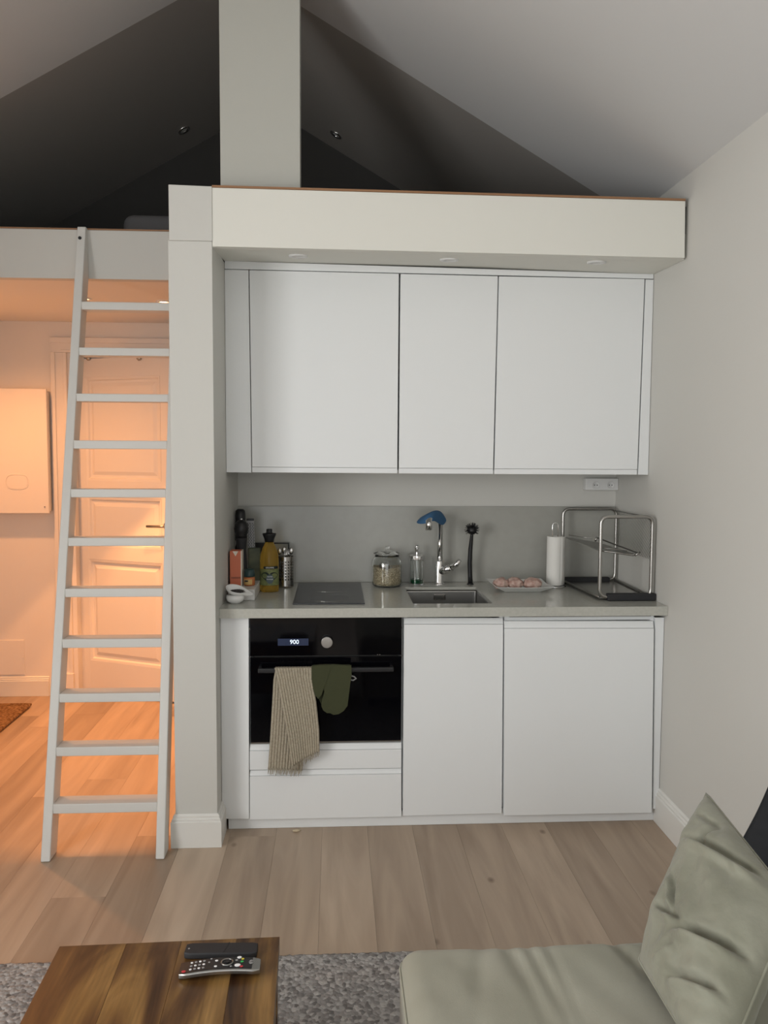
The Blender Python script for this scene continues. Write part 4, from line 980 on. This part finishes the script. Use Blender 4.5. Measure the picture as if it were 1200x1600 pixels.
# cutlery caddy with real perforations
kc = Vector((at(446, 905, 'Y', .49).x, .49, WZ)); k3 = 1/(FPX/(.49-CAM.y)); RC = 12.6*k3; hc_ = at(446, 869, 'Y', .49).z-WZ
t = thing('cutlery_holder', 'perforated steel cutlery holder between the soap bottle and the hob', 'holder', kc)
bm = bmesh.new(); na, nr = 36, 21
rows = [[bm.verts.new(kc+Vector((RC*math.cos(2*math.pi*i/na), RC*math.sin(2*math.pi*i/na), .001+(hc_-.001)*j/nr))) for i in range(na)] for j in range(nr+1)]
for j in range(nr):
    for i in range(na):
        if i % 2 == 1 and j % 2 == 1 and 3 < j < 18: continue
        bm.faces.new((rows[j][i], rows[j][(i+1) % na], rows[j+1][(i+1) % na], rows[j+1][i]))
bm.faces.new(rows[0][::-1])
link('cup', bm, 'steel', t, smooth=True)
for i, (dx, dy, hh, tilt, kind) in enumerate(((-.016, 0, .055, -.10, 'spoon'), (-.004, .008, .062, -.02, 'spoon'), (.006, -.008, .052, .06, 'fork'), (.016, .004, .058, .10, 'spoon'), (.0, -.014, .046, .03, 'fork'))):
    b0 = kc+Vector((dx*.5, dy*.5, .004)); top = kc+Vector((dx*1.2+tilt*.08, dy, hc_+hh*.62))
    lbl = {0: 'steel spoon leaning left in the perforated holder', 1: 'tallest steel spoon standing at the back of the perforated holder', 2: 'steel fork right of centre in the perforated holder', 3: 'steel spoon leaning right in the perforated holder', 4: 'short steel fork at the front of the perforated holder'}[i]
    tt = thing(kind, lbl, kind, b0, 'cutlery in the holder'); bm = bmesh.new()
    tube(bm, [b0, b0.lerp(top, .78)], .0018, 6); link('handle', bm, 'chrome', tt, smooth=True)
    bm = bmesh.new()
    if kind == 'spoon':
        bmesh.ops.create_icosphere(bm, subdivisions=2, radius=1)
        for v in bm.verts: v.co = Vector((v.co.x*.0105, v.co.y*.0035, v.co.z*.016))+b0.lerp(top, .92)
        link('bowl', bm, 'steel', tt, smooth=True)
    else:
        for dx2 in (-.006, -.002, .002, .006): tube(bm, [b0.lerp(top, .78), b0.lerp(top, .86)+Vector((dx2, 0, 0)), b0.lerp(top, 1)+Vector((dx2, 0, 0))], .0011, 5)
        link('tines', bm, 'chrome', tt, smooth=True)
# spoon rest bowl
sc3 = Vector((at(367, 938, 'Y', .10).x+.002, .095, WZ)); 
t = thing('spoon_rest', 'white ceramic tilted spoon rest bowl at the left end of the worktop', 'bowl', sc3)
bm = L([(0, .0006), (.020, .0006), (.022, .004), (.032, .010), (.0355, .020), (.0345, .032), (0, .032)], sc3, 32); link('foot', bm, 'ceramic', t, smooth=True)
bm = bmesh.new(); Rt = Matrix.Rotation(math.radians(14), 3, 'Y') @ Matrix.Rotation(math.radians(16), 3, 'X')
cb_ = sc3+Vector((.002, 0, .050)); rings = []
for fr_, z in ((0, -.016), (.35, -.0155), (.7, -.010), (.93, .0), (1.0, .008), (.97, .009), (.88, .001), (.66, -.007), (.33, -.012), (0, -.0125)):
    ring = []
    for i in range(36):
        a = 2*math.pi*i/36; ex_ = .041; rx = ex_*fr_; x = rx*math.cos(a); y = .036*fr_*math.sin(a)
        k = max(0, math.cos(a))**6*fr_; x += .030*k; y *= 1-.35*k; zz_ = z+(-.006*k)
        ring.append(cb_+Rt @ Vector((x, y, zz_)))
    rings.append(ring)
VV = [[bm.verts.new(p) for p in r] for r in rings]
for a, b in zip(VV, VV[1:]):
    for i in range(36): bm.faces.new((a[i], a[(i+1) % 36], b[(i+1) % 36], b[i]))
bmesh.ops.remove_doubles(bm, verts=bm.verts, dist=1e-5)
link('bowl', bm, 'ceramic', t, smooth=True)
setprops(link('tea_leaves', blob(cb_+Rt @ Vector((.006, 0, -.002)), .025, .02, .007, 3, 'bread_dark', .5, freq=4), 'bread_dark', None, smooth=True), 'dark dried scraps lying in the white spoon rest', 'scraps', kind='stuff')

# crumb on the floor
c = at(464, 1294, 'Z', .004); setprops(link('crumb', blob(c+Vector((0, -.02, .0)), .014, .008, .004, 2, 'crumb_tan', .5, freq=3), 'crumb_tan', None, smooth=True), 'tan crumb on the floor in front of the plinth', 'crumb')

# ================================================================== LOFT
mz0 = 2.4005
t = thing('mattress', 'pale grey mattress with rounded end lying in the dark loft, left of the pillar', 'mattress', (-.95, 1.1, mz0))
xm0 = at(196, 350, 'Y', .9).x; zm1 = at(230, 340, 'Y', .9).z
link('mattress_body', Bx((xm0, -.45, .82, 1.75, mz0, zm1)), 'mattress_fabric', t, bev=.05, seg=4)
bm = bmesh.new(); tube(bm, arc_pts([(xm0+.004, .82, (mz0+zm1)/2), (-.45, .82, (mz0+zm1)/2), (-.45, 1.75, (mz0+zm1)/2), (xm0+.004, 1.75, (mz0+zm1)/2)], .05, 5, True), .005, 6, True); link('piping', bm, 'mattress_fabric', t, smooth=True)

# ================================================================== FOREGROUND
# rug
rx0, rx1, ry0, ry1 = -1.75, .12, -2.6, -.845
bm = bmesh.new()
def rfn(u, v):
    x = rx0+(rx1-rx0)*u; y = ry1+(ry0-ry1)*v
    return Vector((x, y+.004*noise.noise(Vector((x*40, 1, 0)))*(1 if v == 0 else 0), .012+.0035*noise.noise(Vector((x*95, y*95, 0)))))
gridmesh(bm, rfn, 330, 300)
setprops(link('rug', bm, 'rug_wool', None, smooth=True, solid=.014), 'nubby grey wool rug under the wooden coffee table', 'rug')
# coffee table
zt3 = .425
A, B_, C_, D_ = at(93, 1478.5, 'Z', zt3), at(437, 1463.5, 'Z', zt3), at(433.5, 1600, 'Z', zt3), at(28, 1600, 'Z', zt3)
ux = (B_-A).normalized(); uy = Vector((ux.y, -ux.x, 0)); TW = (B_-A).length; TD = .50
t = thing('coffee_table', 'dark grained hardwood coffee table made of wide boards, on the rug', 'table', A.lerp(B_, .5)+uy*TD/2-Vector((0, 0, zt3)))
def tbox(bm, u0, u1, v0, v1, z0, z1):
    v = [bm.verts.new(A+ux*u+uy*w_+Vector((0, 0, z-zt3))) for u, w_, z in ((u0, v0, z0), (u1, v0, z0), (u1, v1, z0), (u0, v1, z0), (u0, v0, z1), (u1, v0, z1), (u1, v1, z1), (u0, v1, z1))]
    for f in ((3, 2, 1, 0), (4, 5, 6, 7), (0, 1, 5, 4), (1, 2, 6, 5), (2, 3, 7, 6), (3, 0, 4, 7)): bm.faces.new([v[i] for i in f])
ed = [0, .155, .30, .42, .535, .70, .82, 1]
ed = [0, .30, .55, .80, 1]
for a, b in zip(ed, ed[1:]):
    bm = bmesh.new(); tbox(bm, a*TW+.0001, b*TW-.0001, 0, TD, zt3-.03, zt3); link('board', bm, 'sheesham', t, bev=.0005, seg=1)
bm = bmesh.new(); tbox(bm, .006, .03, .006, TD-.006, .13, zt3-.031); tbox(bm, TW-.03, TW-.006, .006, TD-.006, .13, zt3-.031); tbox(bm, .03, TW-.03, .006, .03, .13, zt3-.031); tbox(bm, .03, TW-.03, TD-.03, TD-.006, .13, zt3-.031)
link('apron', bm, 'sheesham', t)
for u in (.004, TW-.049):
    for v in (.004, TD-.049): bm = bmesh.new(); tbox(bm, u, u+.045, v, v+.045, .0225, zt3-.031); link('leg', bm, 'sheesham', t, bev=.002)
# remotes
def remote(name, label, L0, L1, wid, th, m, zbase, curve, keys):
    """body swept along axis from L0 to L1 (world pts on the table)"""
    ax = (L1-L0); ln = ax.length; ax.normalize(); sd = Vector((-ax.y, ax.x, 0))
    t = thing(name, label, 'remote control', L0.lerp(L1, .5)+Vector((0, 0, zbase-L0.z)))
    def bp(s, w_, h): return Vector((L0.x, L0.y, zbase+.0008))+ax*(s*ln)+sd*(w_*wid/2)+Vector((0, 0, curve(s)+h))
    bm = bmesh.new(); nn = 24; rings = []
    for i in range(nn+1):
        s = i/nn; e_ = 1-.22*max(0, abs(2*s-1)-.86)/.14; k = e_; q = []
        for w_, h in ((-.75, 0), (.75, 0), (1, .25*th), (1, .8*th), (.9, th), (-.9, th), (-1, .8*th), (-1, .25*th)): q.append(bm.verts.new(bp(s, w_*k, h)))
        rings.append(q)
    for a, b in zip(rings, rings[1:]):
        for i in range(8): bm.faces.new((a[i], a[(i+1) % 8], b[(i+1) % 8], b[i]))
    bm.faces.new(rings[0][::-1]); bm.faces.new(rings[-1])
    body = link('casing', bm, m, t, bev=.001)
    if keys: keys(t, bp, th, ax, sd, body)
    return t
def top_disc(bm, c, r1, r2, ax, sd, h=.0012):
    prism(bm, [c+ax*(r1*math.cos(2*math.pi*i/14))+sd*(r2*math.sin(2*math.pi*i/14)) for i in range(14)], (0, 0, h))
def keys_grey(t, bp, th, ax, sd, body):
    bm = bmesh.new()
    q = [bp(i/20, -.84, th+.0001) for i in range(0, 19)]; q2 = [bp(i/20, .84, th+.0001) for i in range(0, 19)]
    A_ = [bm.verts.new(p+Vector((0, 0, .0004))) for p in q]; B2 = [bm.verts.new(p+Vector((0, 0, .0004))) for p in q2]
    for i in range(18): bm.faces.new((A_[i], A_[i+1], B2[i+1], B2[i]))
    link('face_plate', bm, 'black_plastic', t)
    for i in range(4):
        for j in range(3):
            bm = bmesh.new(); top_disc(bm, bp(.14+.052*i, -.5+.5*j, th+.0008), .0026, .0020, ax, sd); link('button', bm, 'grey_print' if (i+j) % 2 else 'white_print', t)
    for s, w_, mm, r in ((.06, -.62, 'red_print', .0042), (.45, .35, 'white_print', .003), (.45, -.5, 'white_print', .003), (.72, -.45, 'white_print', .006), (.73, .72, 'white_print', .0045), (.77, .1, 'green_print', .0032), (.775, .5, 'yellow_print', .0028), (.77, -.62, 'red_print', .0032), (.70, .3, 'grey_print', .0025), (.36, .2, 'grey_print', .002), (.38, .7, 'grey_print', .002), (.64, -.6, 'grey_print', .002)):
        bm = bmesh.new(); top_disc(bm, bp(s, w_, th+.0008), r, r*.7, ax, sd); link('button', bm, mm, t)
    c = bp(.585, .05, th+.0012); bm = bmesh.new(); tube(bm, [c+ax*(.0115*math.cos(a*math.pi/12))+sd*(.0105*math.sin(a*math.pi/12)) for a in range(24)], .0016, 6, True); wh = link('wheel', bm, 'steel_dark', t, smooth=True)
    bm = bmesh.new(); top_disc(bm, c, .0055, .005, ax, sd, .0022); link('wheel_hub', bm, 'black_plastic', wh)
    c = bp(.885, .1, th+.0009); bm = bmesh.new(); top_disc(bm, c, .0048, .0062, ax, sd, .0008); lg = link('logo', bm, 'grey_print', t)
    rm = Matrix((ax, sd, Vector((0, 0, 1)))).transposed(); text('LG', .007, c+Vector((0, 0, .0011)), rm, 'black_matte', lg)
la_, lb2 = at(281, 1515.5, 'Z', zt3+.012), at(407, 1510, 'Z', zt3+.012); la_.z = lb2.z = zt3
remote('remote_control', 'grey remote control with many small buttons, nearer the table front', la_, lb2, .044, .013, 'steel_dark', zt3, lambda s: .012*(1-(2*s-1)**2)*.55+.004*s, keys_grey)
ra, rb = at(290, 1487, 'Z', zt3+.008), at(402, 1485.5, 'Z', zt3+.008); ra.z = rb.z = zt3
def keys_black(t, bp, th, ax, sd, body):
    c = bp(.55, 0, th+.0002); bm = bmesh.new(); prism(bm, [bp(.53, -.9, th), bp(.545, -.9, th), bp(.60, .9, th), bp(.585, .9, th)], (0, 0, .0006)); link('cover_seam', bm, 'dark_gap', t)
    bm = bmesh.new(); top_disc(bm, bp(.05, -.1, th), .002, .002, ax, sd, .0006); link('sensor', bm, 'grey_print', t)
remote('remote_control', 'plain black remote control lying behind the grey one, face down', ra, rb, .040, .015, 'black_matte', zt3, lambda s: .0, keys_black)

# sofa: seat cushion seen from above
zs2 = .44
s_l, s_r = at(634, 1560, 'Z', zs2).x, .90
yb3 = at(800, 1467, 'Z', zs2).y
t = thing('sofa', 'sage green fabric sofa seat end in the foreground, against the right wall', 'sofa', (.4, -1.9, 0))
def cushion(x0, x1, y0, y1, z0, z1, r, seed, nu=110, nv=110):
    bm = bmesh.new(); cxm, cym = (x0+x1)/2, (y0+y1)/2; hx_, hy_ = (x1-x0)/2, (y1-y0)/2; H2 = (z1-z0)
    def prof(a):     # 0..1 -> (planar factor offset, z)
        return a
    def fn(u, v):
        # u around top surface x in [-1,1], rounded rectangle pillow top
        sx, sy = 2*u-1, 2*v-1
        X = hx_*math.copysign(abs(sx)**.8, sx)*1.0; Y_ = hy_*math.copysign(abs(sy)**.8, sy)
        ex, ey = max(0, abs(X)-(hx_-r)), max(0, abs(Y_)-(hy_-r)); dd = min(1, math.hypot(ex, ey)/r)
        if math.hypot(ex, ey) > r:
            k = r/math.hypot(ex, ey); X = math.copysign(hx_-r+ex*k, X) if ex > 0 else X; Y_ = math.copysign(hy_-r+ey*k, Y_) if ey > 0 else Y_
        z = z1-r*.8*(1-math.sqrt(max(0, 1-dd*dd)))
        x, y = cxm+X, cym+Y_
        wr = noise.noise(Vector((x*3.2+seed, y*3.2, 0)))*.010+noise.noise(Vector((x*15+y*6, y*4, seed)))*.0035*(1-dd)
        # creases running from the back edge forward
        for cx_, w_, amp_, sl in ((.10, .016, .0065, .12), (.145, .012, .006, .1), (.185, .010, .004, .05), (.33, .014, .010, .32), (.37, .010, .006, .35), (.05, .02, .004, -.2)):
            ds_ = (y1-y); xc_ = cx_+sl*ds_; k_ = math.exp(-((x-xc_)/w_)**2)*math.exp(-(ds_/.22)**2)*min(1, ds_/.02); wr -= 1.7*amp_*k_
        z += wr*(1-dd*.7)
        return Vector((x, y, z))
    g = gridmesh(bm, fn, nu, nv)
    # side skirt
    rim = [g[i][0] for i in range(nu+1)]+[g[nu][j] for j in range(1, nv+1)]+[g[i][nv] for i in range(nu-1, -1, -1)]+[g[0][j] for j in range(nv-1, 0, -1)]
    low = [bm.verts.new((v.co.x, v.co.y, z0)) for v in rim]
    for i in range(len(rim)): j = (i+1) % len(rim); bm.faces.new((rim[i], low[i], low[j], rim[j]))
    bm.faces.new(low)
    return bm, rim
bm, rim = cushion(s_l, s_r, -2.45, yb3, .30, zs2, .045, 3)
rp = [v.co.copy() for v in rim]
link('seat_cushion', bm, 'sage_seat', t, smooth=True)
bm = bmesh.new(); tube(bm, [p+Vector((0, 0, .004)) for p in rp[::3]], .0026, 6, True); link('piping', bm, 'sage_seat', t, smooth=True)
link('base', Bx((s_l+.02, s_r, -2.45, yb3-.02, .07, .298)), 'sage_seat', t, bev=.01)
for x in (s_l+.06, s_r-.1):
    for y in (-2.38, yb3-.1): link('leg', Bx((x, x+.04, y, y+.04, .022 if x < .1 else .001, .07)), 'black_matte', t)
link('backrest', Bx((s_r+.002, 1.02, -2.45, yb3-.25, .07, .66)), 'charcoal_fabric', t, bev=.03, seg=3)
# pillows
def pillow(name, label, cs, thick, m, seed, creases=(), n=80, pipe=True, pinch=.05, wr=.006, cat='pillow'):
    c00, c10, c11, c01 = cs; ctr = (c00+c10+c11+c01)/4
    nr = ((c10-c00).cross(c01-c00)).normalized()
    if nr.dot(CAM-ctr) < 0: nr = -nr
    t = thing(name, label, cat, ctr)
    def side(sg):
        def fn(u, v):
            p = c00*(1-u)*(1-v)+c10*u*(1-v)+c11*u*v+c01*(1-u)*v
            a, b = 2*u-1, 2*v-1
            f = max(0, (1-abs(a)**2.6)*(1-abs(b)**2.6))
            p = p+(ctr-p)*pinch*(math.sin(math.pi*u)**2*abs(b)**3+math.sin(math.pi*v)**2*abs(a)**3)
            h = thick*f**.55
            w_ = wr*noise.noise(Vector((u*5+seed, v*5, sg)))+wr*.55*noise.noise(Vector((u*11-v*5, v*9+seed, sg*3)))
            if sg > 0:
                for (u0, v0, u1, v1, wd, am) in creases:
                    d_ = Vector((u1-u0, v1-v0)); L_ = d_.length; d_.normalize(); q_ = Vector((u-u0, v-v0)); s = q_.dot(d_); e_ = q_.x*d_.y-q_.y*d_.x
                    ff = max(0, min(1, s/(L_*.3)))*max(0, min(1, (L_-s)/(L_*.3))) if 0 < s < L_ else 0
                    w_ += am*ff*(-math.exp(-(e_/wd)**2)+.8*math.exp(-((e_-wd*1.7)/(wd*1.3))**2))
            return p+nr*sg*h+nr*w_*min(1, f*3)
        return fn
    bm = bmesh.new(); gridmesh(bm, side(1), n, n); g = gridmesh(bm, side(-1), n//2*2, n//2*2)
    bmesh.ops.remove_doubles(bm, verts=bm.verts, dist=1e-5)
    link('cover', bm, m, t, smooth=True)
    if pipe:
        f = side(1); ring = [f(i/24, 0) for i in range(24)]+[f(1, i/24) for i in range(24)]+[f(1-i/24, 1) for i in range(24)]+[f(0, 1-i/24) for i in range(24)]
        bm = bmesh.new(); tube(bm, ring, .0032, 6, True); link('piping', bm, m, t, smooth=True)
    return t
Tc = at(1104, 1240, 'Y', -1.36); Bc1 = at(999, 1500, 'Z', zs2+.03); Bc2 = at(1120, 1700, 'Z', zs2+.03); Tf = at(1240, 1410, 'Y', -1.74)
pillow('throw_pillow', 'large sage green velvet pillow with piped edge, leaning on the sofa seat', [Bc1, Bc2, Tf, Tc], .075, 'sage_velvet', 4,
       creases=((.16, .70, .95, 1.0, .024, .026), (.42, .30, 1.02, .60, .024, .030), (.45, .10, .98, .36, .020, .022), (.18, .30, .55, .40, .020, .016), (.22, .52, .42, .36, .02, .012), (.08, .86, .40, .93, .02, .009), (.3, .10, .55, .30, .016, .012), (.30, .70, .38, .95, .02, .008)), pinch=.0, wr=.011)
d1, d2, d3, d4 = at(1152, 1330, 'Y', -1.12), at(1215, 1200, 'Y', -1.15), at(1420, 1330, 'Y', -1.3), at(1330, 1480, 'Y', -1.3)
pillow('throw_pillow', 'charcoal grey cushion behind the sage pillow, at the right wall', [d1, d4, d3, d2], .05, 'charcoal_fabric', 8, pinch=.02, wr=.003)
